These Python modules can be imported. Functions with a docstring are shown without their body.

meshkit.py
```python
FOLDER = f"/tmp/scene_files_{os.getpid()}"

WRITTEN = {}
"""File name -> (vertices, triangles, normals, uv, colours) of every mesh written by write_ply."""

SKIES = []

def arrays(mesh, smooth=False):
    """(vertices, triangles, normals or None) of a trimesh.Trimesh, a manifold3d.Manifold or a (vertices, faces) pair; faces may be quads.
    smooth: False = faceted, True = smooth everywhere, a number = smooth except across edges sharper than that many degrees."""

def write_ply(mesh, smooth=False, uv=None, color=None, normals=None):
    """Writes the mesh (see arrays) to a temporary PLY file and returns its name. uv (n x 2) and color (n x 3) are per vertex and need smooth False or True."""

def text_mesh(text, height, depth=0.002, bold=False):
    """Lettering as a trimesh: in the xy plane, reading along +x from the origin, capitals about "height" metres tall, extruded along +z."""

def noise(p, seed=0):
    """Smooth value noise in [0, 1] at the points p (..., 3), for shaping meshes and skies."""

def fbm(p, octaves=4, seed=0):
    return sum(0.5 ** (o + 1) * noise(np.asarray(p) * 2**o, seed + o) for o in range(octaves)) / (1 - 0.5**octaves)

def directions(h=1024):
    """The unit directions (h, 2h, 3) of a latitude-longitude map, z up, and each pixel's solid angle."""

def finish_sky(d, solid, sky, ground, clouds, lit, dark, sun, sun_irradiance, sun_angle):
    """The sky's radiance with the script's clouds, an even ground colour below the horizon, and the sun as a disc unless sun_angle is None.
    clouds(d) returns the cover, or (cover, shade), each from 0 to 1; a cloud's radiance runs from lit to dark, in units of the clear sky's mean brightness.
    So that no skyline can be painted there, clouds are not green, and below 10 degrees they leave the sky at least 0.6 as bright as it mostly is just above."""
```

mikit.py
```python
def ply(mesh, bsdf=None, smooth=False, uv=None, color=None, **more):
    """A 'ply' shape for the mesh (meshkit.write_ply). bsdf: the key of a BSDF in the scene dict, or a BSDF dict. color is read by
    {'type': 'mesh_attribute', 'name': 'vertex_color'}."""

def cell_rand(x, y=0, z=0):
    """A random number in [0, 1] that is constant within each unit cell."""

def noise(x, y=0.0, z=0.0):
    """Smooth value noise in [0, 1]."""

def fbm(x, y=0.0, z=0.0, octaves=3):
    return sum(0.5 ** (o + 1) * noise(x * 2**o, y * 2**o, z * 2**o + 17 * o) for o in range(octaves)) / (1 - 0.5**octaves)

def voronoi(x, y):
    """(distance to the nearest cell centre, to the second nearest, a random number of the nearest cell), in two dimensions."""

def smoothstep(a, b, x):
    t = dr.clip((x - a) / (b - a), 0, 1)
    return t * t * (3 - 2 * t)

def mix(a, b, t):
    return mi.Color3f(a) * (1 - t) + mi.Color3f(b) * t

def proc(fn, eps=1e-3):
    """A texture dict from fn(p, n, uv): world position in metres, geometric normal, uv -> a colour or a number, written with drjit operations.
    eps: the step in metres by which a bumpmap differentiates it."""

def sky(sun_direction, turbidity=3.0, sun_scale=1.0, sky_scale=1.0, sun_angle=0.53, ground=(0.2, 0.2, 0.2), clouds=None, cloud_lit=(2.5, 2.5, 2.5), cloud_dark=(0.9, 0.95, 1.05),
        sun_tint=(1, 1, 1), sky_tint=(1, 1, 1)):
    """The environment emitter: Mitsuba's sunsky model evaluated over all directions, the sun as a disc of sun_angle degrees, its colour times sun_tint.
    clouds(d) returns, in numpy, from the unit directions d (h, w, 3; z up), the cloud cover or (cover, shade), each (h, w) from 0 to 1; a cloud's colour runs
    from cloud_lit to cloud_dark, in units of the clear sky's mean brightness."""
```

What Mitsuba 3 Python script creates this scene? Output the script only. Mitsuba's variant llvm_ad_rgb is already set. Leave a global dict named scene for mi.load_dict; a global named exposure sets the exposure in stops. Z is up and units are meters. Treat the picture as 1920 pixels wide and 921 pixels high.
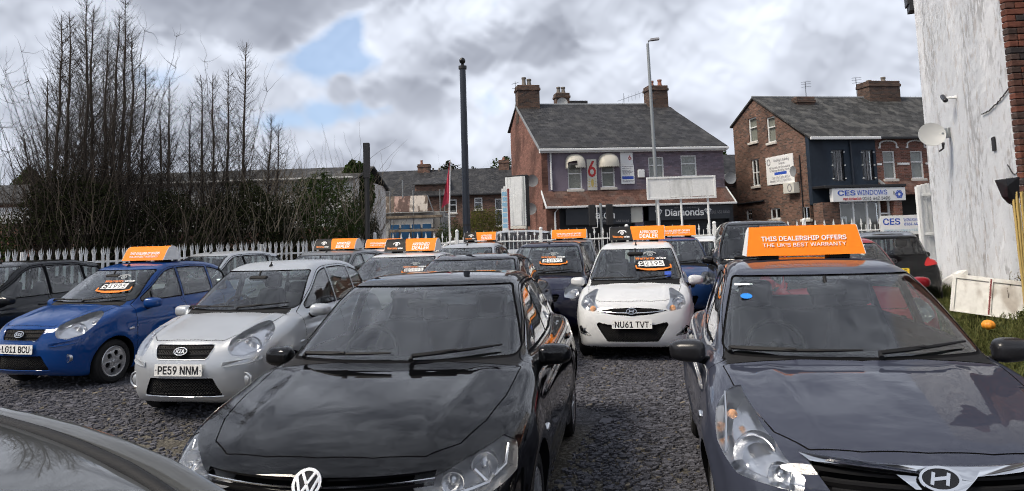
import math, random
import numpy as np, trimesh, mitsuba as mi, drjit as dr
import manifold3d as m3
import mikit, meshkit
from mikit import proc, noise, fbm, voronoi, cell_rand, smoothstep, mix
from scipy.interpolate import PchipInterpolator
from scipy.ndimage import gaussian_filter1d, map_coordinates, spline_filter
from scipy.spatial import cKDTree
from shapely.geometry import Polygon, LineString, Point, box as sbox
from shapely.ops import unary_union
from shapely import affinity
import shapely
T = mi.ScalarTransform4f
RNG = np.random.default_rng(7)
random.seed(7)
scene, labels = {}, {}

# ---------------------------------------------------------------- camera, sky, exposure
PITCH, ROLL, FOCAL, EYE = math.radians(5.9), 0.032, 1387.0, 1.75
def camera_matrix():
    f = np.array([0, math.cos(PITCH), math.sin(PITCH)])
    r = np.array([1.0, 0, 0]); u = np.array([0, -math.sin(PITCH), math.cos(PITCH)])
    up = u * math.cos(ROLL) + r * math.sin(ROLL)
    return T().look_at(origin=[0, 0, EYE], target=[0, float(f[1]), EYE + float(f[2])], up=up.tolist())
scene['camera'] = {'type': 'perspective', 'fov_axis': 'x', 'fov': 2 * math.degrees(math.atan(960 / FOCAL)),
                   'principal_point_offset_y': (460.5 - 293) / 921, 'to_world': camera_matrix(), 'near_clip': 0.05, 'far_clip': 900.0}
exposure = 1.80

ROT = np.array([[.36, .48, -.80], [-.80, .60, 0.], [.48, .64, .60]])
def turb(p, o, seed, bil):
    """octaves of noise, each turned against the last; bil: rounded billows with creases between them"""
    out = 0
    for i in range(o):
        n = meshkit.noise(p * 2.03 ** i + 7.3 * i, seed + i); out = out + .5 ** (i + 1) * (np.abs(2 * n - 1) if bil else n); p = p @ ROT
    return out / (1 - .5 ** o)
def sky_clouds(d):
    el = np.degrees(np.arcsin(np.clip(d[..., 2], -1, 1))); az = np.degrees(np.arctan2(d[..., 0], d[..., 1]))
    q = (d * np.array([1, 1, 1.2])) @ ROT
    w = q + .035 * (np.stack([turb(q * 8 + k * 9.1, 2, 20 + k, False) for k in range(3)], -1) - .5)
    hi = w + .011 * ROT[2]
    big = turb(w * 4.2 + 5.3, 3, 3, False); pf = turb(w * 15, 5, 41, True); up = turb(hi * 15, 3, 41, True); lo3 = turb(w * 15, 3, 41, True); mid = turb(w * 9.5 + 1.7, 4, 11, False)
    def g(a, e, sa, se, wt): return wt * np.exp(-((az - a) / sa) ** 2 - ((el - e) / se) ** 2)
    gap = g(-14.3, 13.4, 4.0, 1.7, .30) + g(-12.5, 15.8, 1.8, 1.4, .2) + g(-12, 9.6, 4.0, 1.1, .25) + g(-19, 8.8, 5, 1.1, .22) + g(-27, 11.5, 3.5, 1.3, .16) + .7 * np.clip(big - .66, 0, 1)
    cover = np.clip((mid * .55 + pf * .36 - gap * 1.2 - .03) / .16, 0, 1)
    f1 = (big - .5) * 1.0 + g(-21.5, 15.6, 6.0, 2.0, 1.0) + g(-13, 17.8, 7, 1.4, .85) + g(.5, 14.4, 6.2, 2.1, 1.1) + g(-7.8, 11.0, 4.2, 1.6, 1.1) + g(-13.2, 11.3, 1.3, 1.3, .8) + g(-3, 7.5, 7, 2.2, .45) + g(-10, 5, 12, 1.8, .3) + g(-33, 17.0, 5, 1.0, .5) + g(16.5, 8.2, 3.4, 1.8, .55) + g(31, 5, 3, 2.2, .4) - g(14, 15, 7, 4, .6) - g(28, 13, 8, 5, .4) + np.clip((el - 19) / 12, 0, 1) * .55 + (big - .5) * 1.2 * np.clip((el - 19) / 12, 0, 1)
    e1 = f1 + (pf - .34) * 1.35 + (mid - .5) * .9
    m1 = np.clip((e1 - .16) / .62, 0, 1); m1 = m1 * m1 * (3 - 2 * m1)
    lit = np.clip((lo3 - up) * 2.2, -.3, .3)
    soft = .40 + (mid - .5) * .92 + lit * .36 - (pf - .34) * .20 + g(0, 4, 200, 4, .12) - g(16, 15, 8, 4, .10) + g(-16, 11, 20, 6, .04)
    soft = soft + .16 * np.clip((el - 19) / 12, 0, 1)
    shade = soft * (1 - m1) + (.74 + (mid - .5) * .48 + lit * .22 - .16 * np.clip((12 - el) / 3, 0, 1)) * m1
    cover = 1 - (1 - np.clip(np.maximum(cover, np.clip(m1 * 1.6, 0, 1)), 0, 1)) * .72 * np.clip((45 - el) / 20, .15, 1)
    return cover, np.clip(shade, 0, 1)
scene['sky'] = mikit.sky((-0.60, -0.30, 0.74), turbidity=3, sun_scale=0.85, sun_angle=24, sun_tint=(.90, .98, 1.12), clouds=sky_clouds,
                         cloud_lit=(2.35, 2.5, 2.80), cloud_dark=(0.56, 0.61, 0.76), ground=(0.12, 0.12, 0.13), sky_tint=(1.6, 1.5, 1.4))

# ---------------------------------------------------------------- helpers
_count = {}
def uniq(name):
    n = _count.get(name, 0); _count[name] = n + 1
    return name if n == 0 else '%s_%03d' % (name, n)
def put(name, mesh, mat, parent=None, smooth=False, M=None, **kw):
    key = uniq((parent + '__' if parent else '') + name)
    s = mikit.ply(mesh, 'mat_' + mat, smooth=smooth, **kw)
    if M is not None: s['to_world'] = T(np.asarray(M, float))
    scene[key] = s
    return key
def tag(key, label=None, cat=None, group=None, kind=None):
    d = labels.setdefault(key, {})
    for a, b in (('label', label), ('category', cat), ('group', group), ('kind', kind)):
        if b: d[a] = b
    return key
def thing(name, label, cat, group=None):
    return tag(uniq(name), label, cat, group)
def tm(v, f): return trimesh.Trimesh(np.asarray(v, float), np.asarray(f, int), process=False)
def cat(ms): return trimesh.util.concatenate([m for m in ms if m is not None])
def box(x0, x1, y0, y1, z0, z1):
    m = trimesh.creation.box((x1 - x0, y1 - y0, z1 - z0)); m.apply_translation(((x0 + x1) / 2, (y0 + y1) / 2, (z0 + z1) / 2)); return m
def hull(pts):
    return from_man(m3.Manifold.hull_points(np.asarray(pts, np.float32)))
def from_man(m):
    a = m.to_mesh(); return tm(a.vert_properties[:, :3], a.tri_verts)
def to_man(m):
    m = m.copy(); m.merge_vertices(digits_vertex=6)
    return m3.Manifold(m3.Mesh(np.asarray(m.vertices, np.float32), np.asarray(m.faces, np.uint32)))
def bbox(x0, x1, y0, y1, z0, z1, c=0.01):
    """box with chamfered edges"""
    p = []
    for sx in (0, 1):
        for sy in (0, 1):
            for sz in (0, 1):
                X, Y, Z = (x0, x1)[sx], (y0, y1)[sy], (z0, z1)[sz]
                dx, dy, dz = c * (1 - 2 * sx), c * (1 - 2 * sy), c * (1 - 2 * sz)
                p += [(X, Y + dy, Z + dz), (X + dx, Y, Z + dz), (X + dx, Y + dy, Z)]
    return hull(p)
_SPH = trimesh.creation.icosphere(subdivisions=1).vertices
def pill(pts, r):
    """hull of equal balls"""
    return hull(np.vstack([np.asarray(p) + _SPH * r for p in pts]))
def tube(pts, r, n=6, caps=True):
    p = np.asarray(pts, float); k = len(p); r = np.broadcast_to(r, (k,))
    t = np.gradient(p, axis=0); t /= np.linalg.norm(t, axis=1, keepdims=True) + 1e-12
    a = np.cross(t, np.where(np.abs(t[:, 2:]) < .9, [0, 0, 1.], [1., 0, 0])); a /= np.linalg.norm(a, axis=1, keepdims=True) + 1e-12
    b = np.cross(t, a); g = np.arange(n) * 2 * np.pi / n
    v = (p[:, None] + r[:, None, None] * (np.cos(g)[None, :, None] * a[:, None] + np.sin(g)[None, :, None] * b[:, None])).reshape(-1, 3)
    i, j = np.meshgrid(np.arange(k - 1), np.arange(n), indexing='ij')
    q = np.stack([i * n + j, i * n + (j + 1) % n, (i + 1) * n + (j + 1) % n, (i + 1) * n + j], -1).reshape(-1, 4)
    f = np.vstack([q[:, [0, 1, 2]], q[:, [0, 2, 3]]])
    if caps:
        m = len(v); v = np.vstack([v, p[0], p[-1]]); jj = np.arange(n)
        f = np.vstack([f, np.stack([(jj + 1) % n, jj, jj * 0 + m], 1), np.stack([(k - 1) * n + jj, (k - 1) * n + (jj + 1) % n, jj * 0 + m + 1], 1)])
    return tm(v, f)
def rod(a, b, r, n=8): return tube([a, b], r, n)
def extr(shape, h):
    gs = [g for g in getattr(shape, 'geoms', [shape]) if g.area > 1e-9 and g.geom_type == 'Polygon']
    return cat([trimesh.creation.extrude_polygon(g, h, engine='earcut') for g in gs])
def frame(o, xd, yd):
    xd = np.asarray(xd, float); yd = np.asarray(yd, float); M = np.eye(4)
    xd = xd / np.linalg.norm(xd); z = np.cross(xd, yd); z /= np.linalg.norm(z)
    M[:3, 0], M[:3, 1], M[:3, 2], M[:3, 3] = xd, np.cross(z, xd), z, o
    return M
def moved(m, M): m = m.copy(); m.apply_transform(M); return m
def revolve(prof, n=24):
    return trimesh.creation.revolve(np.asarray(prof, float), sections=n)
_TXT = {}
def text(s, h, w=None, depth=.002, bold=False, center=True):
    """lettering, capitals h tall, squeezed to width w, centred on the origin"""
    k = (s, h, w, depth, bold)
    if k not in _TXT:
        m = meshkit.text_mesh(s, h, depth, bold)
        b = m.bounds; c = (b[0] + b[1]) / 2
        sx = (w / (b[1][0] - b[0][0])) if w else 1
        m.apply_translation([-c[0], -h / 2, 0]); m.apply_scale([sx, 1, 1]); _TXT[k] = m
    return _TXT[k].copy()

# ---------------------------------------------------------------- materials
def mat(name, d, two=True):
    scene['mat_' + name] = {'type': 'twosided', 'b': d} if two else d
    return name
def rgb(*c): return {'type': 'rgb', 'value': list(map(float, c))}
def pr(name, c, rough=.6, metal=0., spec=.5, coat=0., coatg=.95, **kw):
    col = c if isinstance(c, dict) else rgb(*c)
    d = {'type': 'principled', 'base_color': col, 'roughness': rough, 'metallic': metal, 'specular': spec, **kw}
    if coat: d.update(clearcoat=coat, clearcoat_gloss=coatg)
    return mat(name, d)
def paint(name, c, metal=.0, rough=.35):
    """car paint: base coat, metal flake, a little road film, under a glossy lacquer"""
    a, b = [float(x) * .93 for x in c], [float(x) * 1.05 + .003 for x in c]
    def f(p, n, uv):
        return mix(a, b, fbm(p.x * 3, p.y * 3, p.z * 5, 3))
    if metal < .5: return mat(name, {'type': 'plastic', 'diffuse_reflectance': proc(f), 'int_ior': 1.5, 'nonlinear': True})
    return mat(name, {'type': 'principled', 'base_color': proc(f), 'roughness': rough, 'metallic': metal, 'specular': .5, 'clearcoat': 1.0, 'clearcoat_gloss': .97})
paint('paint_black', (.006, .0065, .008), 0, .10)
paint('paint_graphite', (.096, .108, .154), .2, .30)
paint('paint_white', (.78, .79, .80), 0, .3)
paint('paint_silver', (.52, .54, .56), .65, .32)
paint('paint_blue', (.010, .10, .36), .35, .3)
paint('paint_navy', (.012, .014, .055), .2, .3)
paint('paint_darkgrey', (.028, .031, .036), .3, .3)
paint('paint_purpleblack', (.012, .011, .018), .1, .25)
paint('paint_midgrey', (.20, .21, .22), .6, .32)
paint('paint_red', (.45, .015, .03), .1, .3)
paint('paint_midblue', (.03, .09, .27), .3, .3)
paint('paint_steel', (.165, .175, .184), .2, .06)
pr('black_plastic', (.010, .010, .011), .65, spec=.3)
pr('black_gloss', (.006, .006, .007), .08)
pr('black_satin', (.012, .012, .014), .28)
pr('cavity', (.006, .006, .007), .9, spec=.1)
pr('cabin_trim', (.012, .012, .013), .8)
pr('seat_cloth', (.022, .0225, .025), .9, spec=.2)
pr('chrome', (.82, .83, .84), .09, 1.0)
pr('lamp_silver', (.72, .73, .75), .18, 1.0)
pr('lamp_bezel', (.22, .225, .235), .35, .6)
pr('lamp_dark', (.03, .031, .034), .3)
pr('amber', (.70, .34, .14), .2)
pr('red_lamp', (.42, .012, .012), .12, coat=1.)
pr('tyre', (.014, .014, .015), .8, spec=.25)
pr('alloy', (.50, .51, .53), .33, .85)
pr('plate_white', (.72, .72, .70), .45)
pr('plate_yellow', (.80, .55, .03), .45)
pr('ink_black', (.008, .008, .009), .5)
pr('ink_white', (.82, .82, .82), .5)
pr('ink_orange', (.80, .22, .02), .5)
pr('ink_red', (.42, .03, .03), .5)
pr('ink_blue', (.03, .08, .42), .5)
pr('ink_grey', (.22, .22, .24), .5)
pr('ink_gold', (.55, .42, .12), .5)
pr('ink_paleblue', (.25, .45, .60), .5)
pr('sticker_blue', (.02, .22, .72), .4)
pr('sign_orange', (.86, .225, .012), .6, spec=.25)
pr('sign_black', (.012, .012, .013), .6, spec=.25)
pr('sign_back', (.62, .63, .64), .5)
mat('glass', {'type': 'thindielectric', 'int_ior': 1.52, 'specular_transmittance': rgb(.62, .68, .665)}, False)
mat('glass_tint', {'type': 'thindielectric', 'int_ior': 1.52, 'specular_transmittance': rgb(.30, .32, .33)}, False)
mat('glass_clear', {'type': 'thindielectric', 'int_ior': 1.5, 'specular_transmittance': rgb(.96, .96, .96)}, False)
mat('mirror_glass', {'type': 'conductor', 'specular_reflectance': rgb(.8, .8, .82)})
# ---------------------------------------------------------------- cars: bodies as smooth implicit solids, cut into panels, lamps, glass
def sst(a, b, x):
    t = np.clip((x - a) / (b - a), 0, 1); return t * t * (3 - 2 * t)
def smax(a, b, k):
    h = np.maximum(k - np.abs(a - b), 0) / k; return np.maximum(a, b) + h * h * k * .25
def smin(a, b, k): return -smax(-a, -b, k)

class Silhouette:
    """signed distance to a smoothed closed side-view outline"""
    def __init__(self, pts, sigma=.03, G=.0125):
        p = np.array(list(pts[-3:]) + list(pts) + list(pts[:4]), float); s = np.r_[0, np.cumsum(np.linalg.norm(np.diff(p, axis=0), axis=1))]; n = len(pts)
        u = np.arange(s[3], s[3 + n], .0008); d = np.stack([PchipInterpolator(s, p[:, k])(u) for k in (0, 1)], 1)
        d = gaussian_filter1d(d, sigma / .0008, axis=0, mode='wrap')
        self.poly = Polygon(d[::6]).buffer(0)
        lo, hi = d.min(0) - .5, d.max(0) + .5
        self.lo, self.G = lo, G
        gx, gz = np.arange(lo[0], hi[0], G), np.arange(lo[1], hi[1], G)
        X, Z = np.meshgrid(gx, gz, indexing='ij')
        dist = cKDTree(d).query(np.stack([X.ravel(), Z.ravel()], 1))[0].reshape(X.shape)
        ins = shapely.contains_xy(self.poly, X.ravel(), Z.ravel()).reshape(X.shape)
        self.c = spline_filter(np.where(ins, -dist, dist), 3)
    def __call__(self, x, z):
        return map_coordinates(self.c, [(x - self.lo[0]) / self.G, (z - self.lo[1]) / self.G], order=3, prefilter=False, mode='nearest')

def surface_nets(F, o, h):
    nx, ny, nz = F.shape; ins = F < 0
    cnt = sum(ins[i:nx - 1 + i, j:ny - 1 + j, k:nz - 1 + k].astype(np.int8) for i in (0, 1) for j in (0, 1) for k in (0, 1))
    act = (cnt > 0) & (cnt < 8); idx = np.full(act.shape, -1); ii = np.argwhere(act); idx[act] = np.arange(len(ii))
    acc, n = np.zeros((len(ii), 3)), np.zeros(len(ii))
    C = [(i, j, k) for i in (0, 1) for j in (0, 1) for k in (0, 1)]
    for a in C:
        for ax in range(3):
            if a[ax]: continue
            b = list(a); b[ax] = 1
            fa = F[ii[:, 0] + a[0], ii[:, 1] + a[1], ii[:, 2] + a[2]]; fb = F[ii[:, 0] + b[0], ii[:, 1] + b[1], ii[:, 2] + b[2]]
            m = (fa < 0) != (fb < 0); t = fa[m] / (fa[m] - fb[m]); p = np.tile(np.array(a, float), (m.sum(), 1)); p[:, ax] += t
            acc[m] += p; n[m] += 1
    v = (ii + acc / n[:, None]) * h + o
    fs = []
    for ax in range(3):
        o1, o2 = [(1, 2), (2, 0), (0, 1)][ax]
        sl0 = [slice(1, -1)] * 3; sl1 = [slice(1, -1)] * 3; sl0[ax] = slice(0, -1); sl1[ax] = slice(1, None)
        A, B = ins[tuple(sl0)], ins[tuple(sl1)]
        for flip, M in ((False, A & ~B), (True, ~A & B)):
            e = np.argwhere(M); off = np.ones(3, int); off[ax] = 0; e = e + off
            def cell(d1, d2):
                c = e.copy(); c[:, o1] += d1; c[:, o2] += d2; return idx[c[:, 0], c[:, 1], c[:, 2]]
            q = np.stack([cell(-1, -1), cell(0, -1), cell(0, 0), cell(-1, 0)], 1)
            if flip: q = q[:, ::-1]
            fs += [q[:, [0, 1, 2]], q[:, [0, 2, 3]]]
    return v, np.vstack(fs)

class CarShape:
    def __init__(s, P):
        s.P = P; s.low = Silhouette(P['lower'], P.get('siglow', .045)); s.gh = Silhouette(P['green'], P.get('siggh', .045))
    def f(s, p):
        P = s.P; x, y, z = p[:, 0], p[:, 1], p[:, 2]; ay = np.sqrt(y * y + 1e-4); L = P['L']; y2 = ay * ay
        front = 1 - sst(.25, 1.25, x); rear = sst(L - 1.0, L - .2, x)
        xs = x - P['cf'] * ay ** 2.6 * front + P['cr'] * ay ** 2.6 * rear
        zz = z + P['crown'] * y2 * (1 - .6 * sst(.9, 1.5, x))
        for hx0, hx1, yc, w, amp in P.get('ridges', ()):
            zz = zz - amp * np.exp(-((ay - (yc + .10 * x)) / w) ** 2) * sst(hx0, hx0 + .2, x) * (1 - sst(hx1 - .2, hx1, x)) * (z > .55)
        fl = s.low(xs, zz)
        W = P['W'] * (1 - P['tf'] * (1 - sst(0, P.get('tfl', 1.0), x)) ** 2 - P['tr'] * sst(L - 1.1, L + .3, x) ** 2)
        W = W - P['tuck'] * (1 - sst(.16, .55, z)) - P['shoulder'] * sst(.60, P['belt'] + .06, z) ** 1.6
        W = W - .016 * np.exp(-((z - .40) / .07) ** 2) * sst(P['FO'] + .3, P['FO'] + .5, x) * (1 - sst(P['FO'] + P['WB'] - .5, P['FO'] + P['WB'] - .3, x))
        W = W + P.get('crease', .008) * np.tanh((P['belt'] - .17 + .03 * x / L - z) / .012) * sst(P['FO'] + .2, P['FO'] + .6, x) * (1 - sst(L - .6, L - .2, x))
        for cx in (P['FO'], P['FO'] + P['WB']):
            r = np.hypot(x - cx, z - P['R']); W = W + P.get('flare', .016) * np.exp(-((r - P['R'] - .075) / .07) ** 2)
        lower = smax(fl, (ay - W) * .96, P.get('k', .09))
        gz = z + P.get('rcrown', .05) * y2
        gf = 1 - sst(P['wsb'] + .4, P['wst'] + .5, x); gr = sst(L - 1.3, L - .4, x)
        xg = x - P['cg'] * y2 * gf + P.get('cgr', .22) * y2 * gr
        Wg = P['gw0'] - P['lean'] * (z - P['belt']) - P.get('gtr', .10) * sst(L - 1.9, L, x) - P.get('gtf', .03) * (1 - sst(P['wsb'], P['wst'], x))
        Wg = Wg - P.get('leanc', .18) * np.maximum(z - P['belt'] - .1, 0) ** 2
        up = smax(s.gh(xg, gz), (ay - Wg) * .91, P.get('kg', .10))
        return smin(lower, up, P.get('kj', .03))
    def Wg(s, z): P = s.P; return P['gw0'] - P['lean'] * (z - P['belt']) - P.get('leanc', .18) * max(z - P['belt'] - .1, 0) ** 2
    def grad(s, v, e=.003):
        g = np.stack([s.f(v + d) - s.f(v - d) for d in np.eye(3) * e], 1) / (2 * e); return g
    def mesh(s, h, iso=0.):
        P = s.P; lo = np.array([-.12, -P['W'] - .12, .05]); hi = np.array([P['L'] + .12, P['W'] + .12, P['H'] + .12])
        n = np.ceil((hi - lo) / h).astype(int) + 1; lo[1] = -(n[1] - 1) * h / 2 - h * .5
        ax = [lo[k] + h * np.arange(n[k]) for k in range(3)]
        G = np.stack(np.meshgrid(*ax, indexing='ij'), -1).reshape(-1, 3)
        c3 = tuple(slice(1, None, 3) for _ in range(3)); Gs = G.reshape(*n, 3)[c3]; Fc = (s.f(Gs.reshape(-1, 3)) - iso).reshape(Gs.shape[:3])
        ix = [np.clip((np.arange(m) + 0) // 3, 0, q - 1) for m, q in zip(n, Fc.shape)]; F = Fc[np.ix_(*ix)].copy(); near = (np.abs(F) < 4.5 * h).ravel(); Ff = F.ravel(); Ff[near] = s.f(G[near]) - iso; F = Ff.reshape(n)
        v, f = surface_nets(F, lo, h)
        g = s.grad(v); gg = np.maximum((g * g).sum(1), .05)
        for _ in range(3): v = v - np.clip((s.f(v) - iso) / gg, -.5 * h, .5 * h)[:, None] * g
        return v, f

def man(v, f):
    m = m3.Manifold(m3.Mesh(np.asarray(v, np.float32), np.asarray(f, np.uint32)))
    if m.is_empty(): raise RuntimeError('not a manifold: %s' % m.status())
    return m
def prism(poly, kind, a, b):
    """poly in (y,z) 'front', (x,z) 'side' or (x,y) 'top', extruded from a to b along the third axis"""
    out = []
    for g in getattr(poly, 'geoms', [poly]):
        if g.is_empty or g.area < 1e-7: continue
        m = trimesh.creation.extrude_polygon(shapely.geometry.polygon.orient(g), b - a, engine='earcut'); v = np.array(m.vertices)
        if kind == 'top': w = np.stack([v[:, 0], v[:, 1], v[:, 2] + a], 1); fl = False
        elif kind == 'side': w = np.stack([v[:, 0], v[:, 2] + a, v[:, 1]], 1); fl = True
        else: w = np.stack([v[:, 2] + a, v[:, 0], v[:, 1]], 1); fl = False
        f = np.array(m.faces); out.append(man(w, f[:, ::-1] if fl else f))
    return m3.Manifold.batch_boolean(out, m3.OpType.Add) if len(out) != 1 else out[0]
def diag(poly, ang, side):
    """poly in (s,z) seen from the front corner at ang degrees from the front; side +1/-1"""
    a = math.radians(ang); m = trimesh.creation.extrude_polygon(shapely.geometry.polygon.orient(poly), 1.6, engine='earcut')
    v = np.array(m.vertices); t = v[:, 2] - 1.0   # depth along the inward direction
    x = v[:, 0] * math.sin(a) + t * math.cos(a); y = v[:, 0] * math.cos(a) - t * math.sin(a)
    return man(np.stack([x, side * y, v[:, 1]], 1), np.array(m.faces)[:, ::-1] if side < 0 else np.array(m.faces))
def diag_sz(p3, ang):
    a = math.radians(ang); p = np.asarray(p3, float); return np.stack([p[:, 0] * math.sin(a) + p[:, 1] * math.cos(a), p[:, 2]], 1)
def rounded(pts, r):
    p = Polygon(pts).buffer(0); return p.buffer(-r).buffer(2 * r).buffer(-r)
def mirror_y(p): return affinity.scale(p, 1, -1, origin=(0, 0))

def tri_sources(m):
    a = m.to_mesh(); v = np.array(a.vert_properties[:, :3], float); f = np.array(a.tri_verts); src = np.zeros(len(f), np.int64)
    ri = np.array(a.run_index) // 3; oid = np.array(a.run_original_id)
    for k in range(len(oid)): src[ri[k]:ri[k + 1]] = oid[k]
    return v, f, src
def sub(v, f, keep):
    f = f[keep]; u, inv = np.unique(f, return_inverse=True); return v[u], inv.reshape(-1, 3)

def ply_n(v, f, n):
    path = meshkit.write_ply((v, f), False, normals=n); return {'type': 'ply', 'filename': path, 'face_normals': False}

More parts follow.
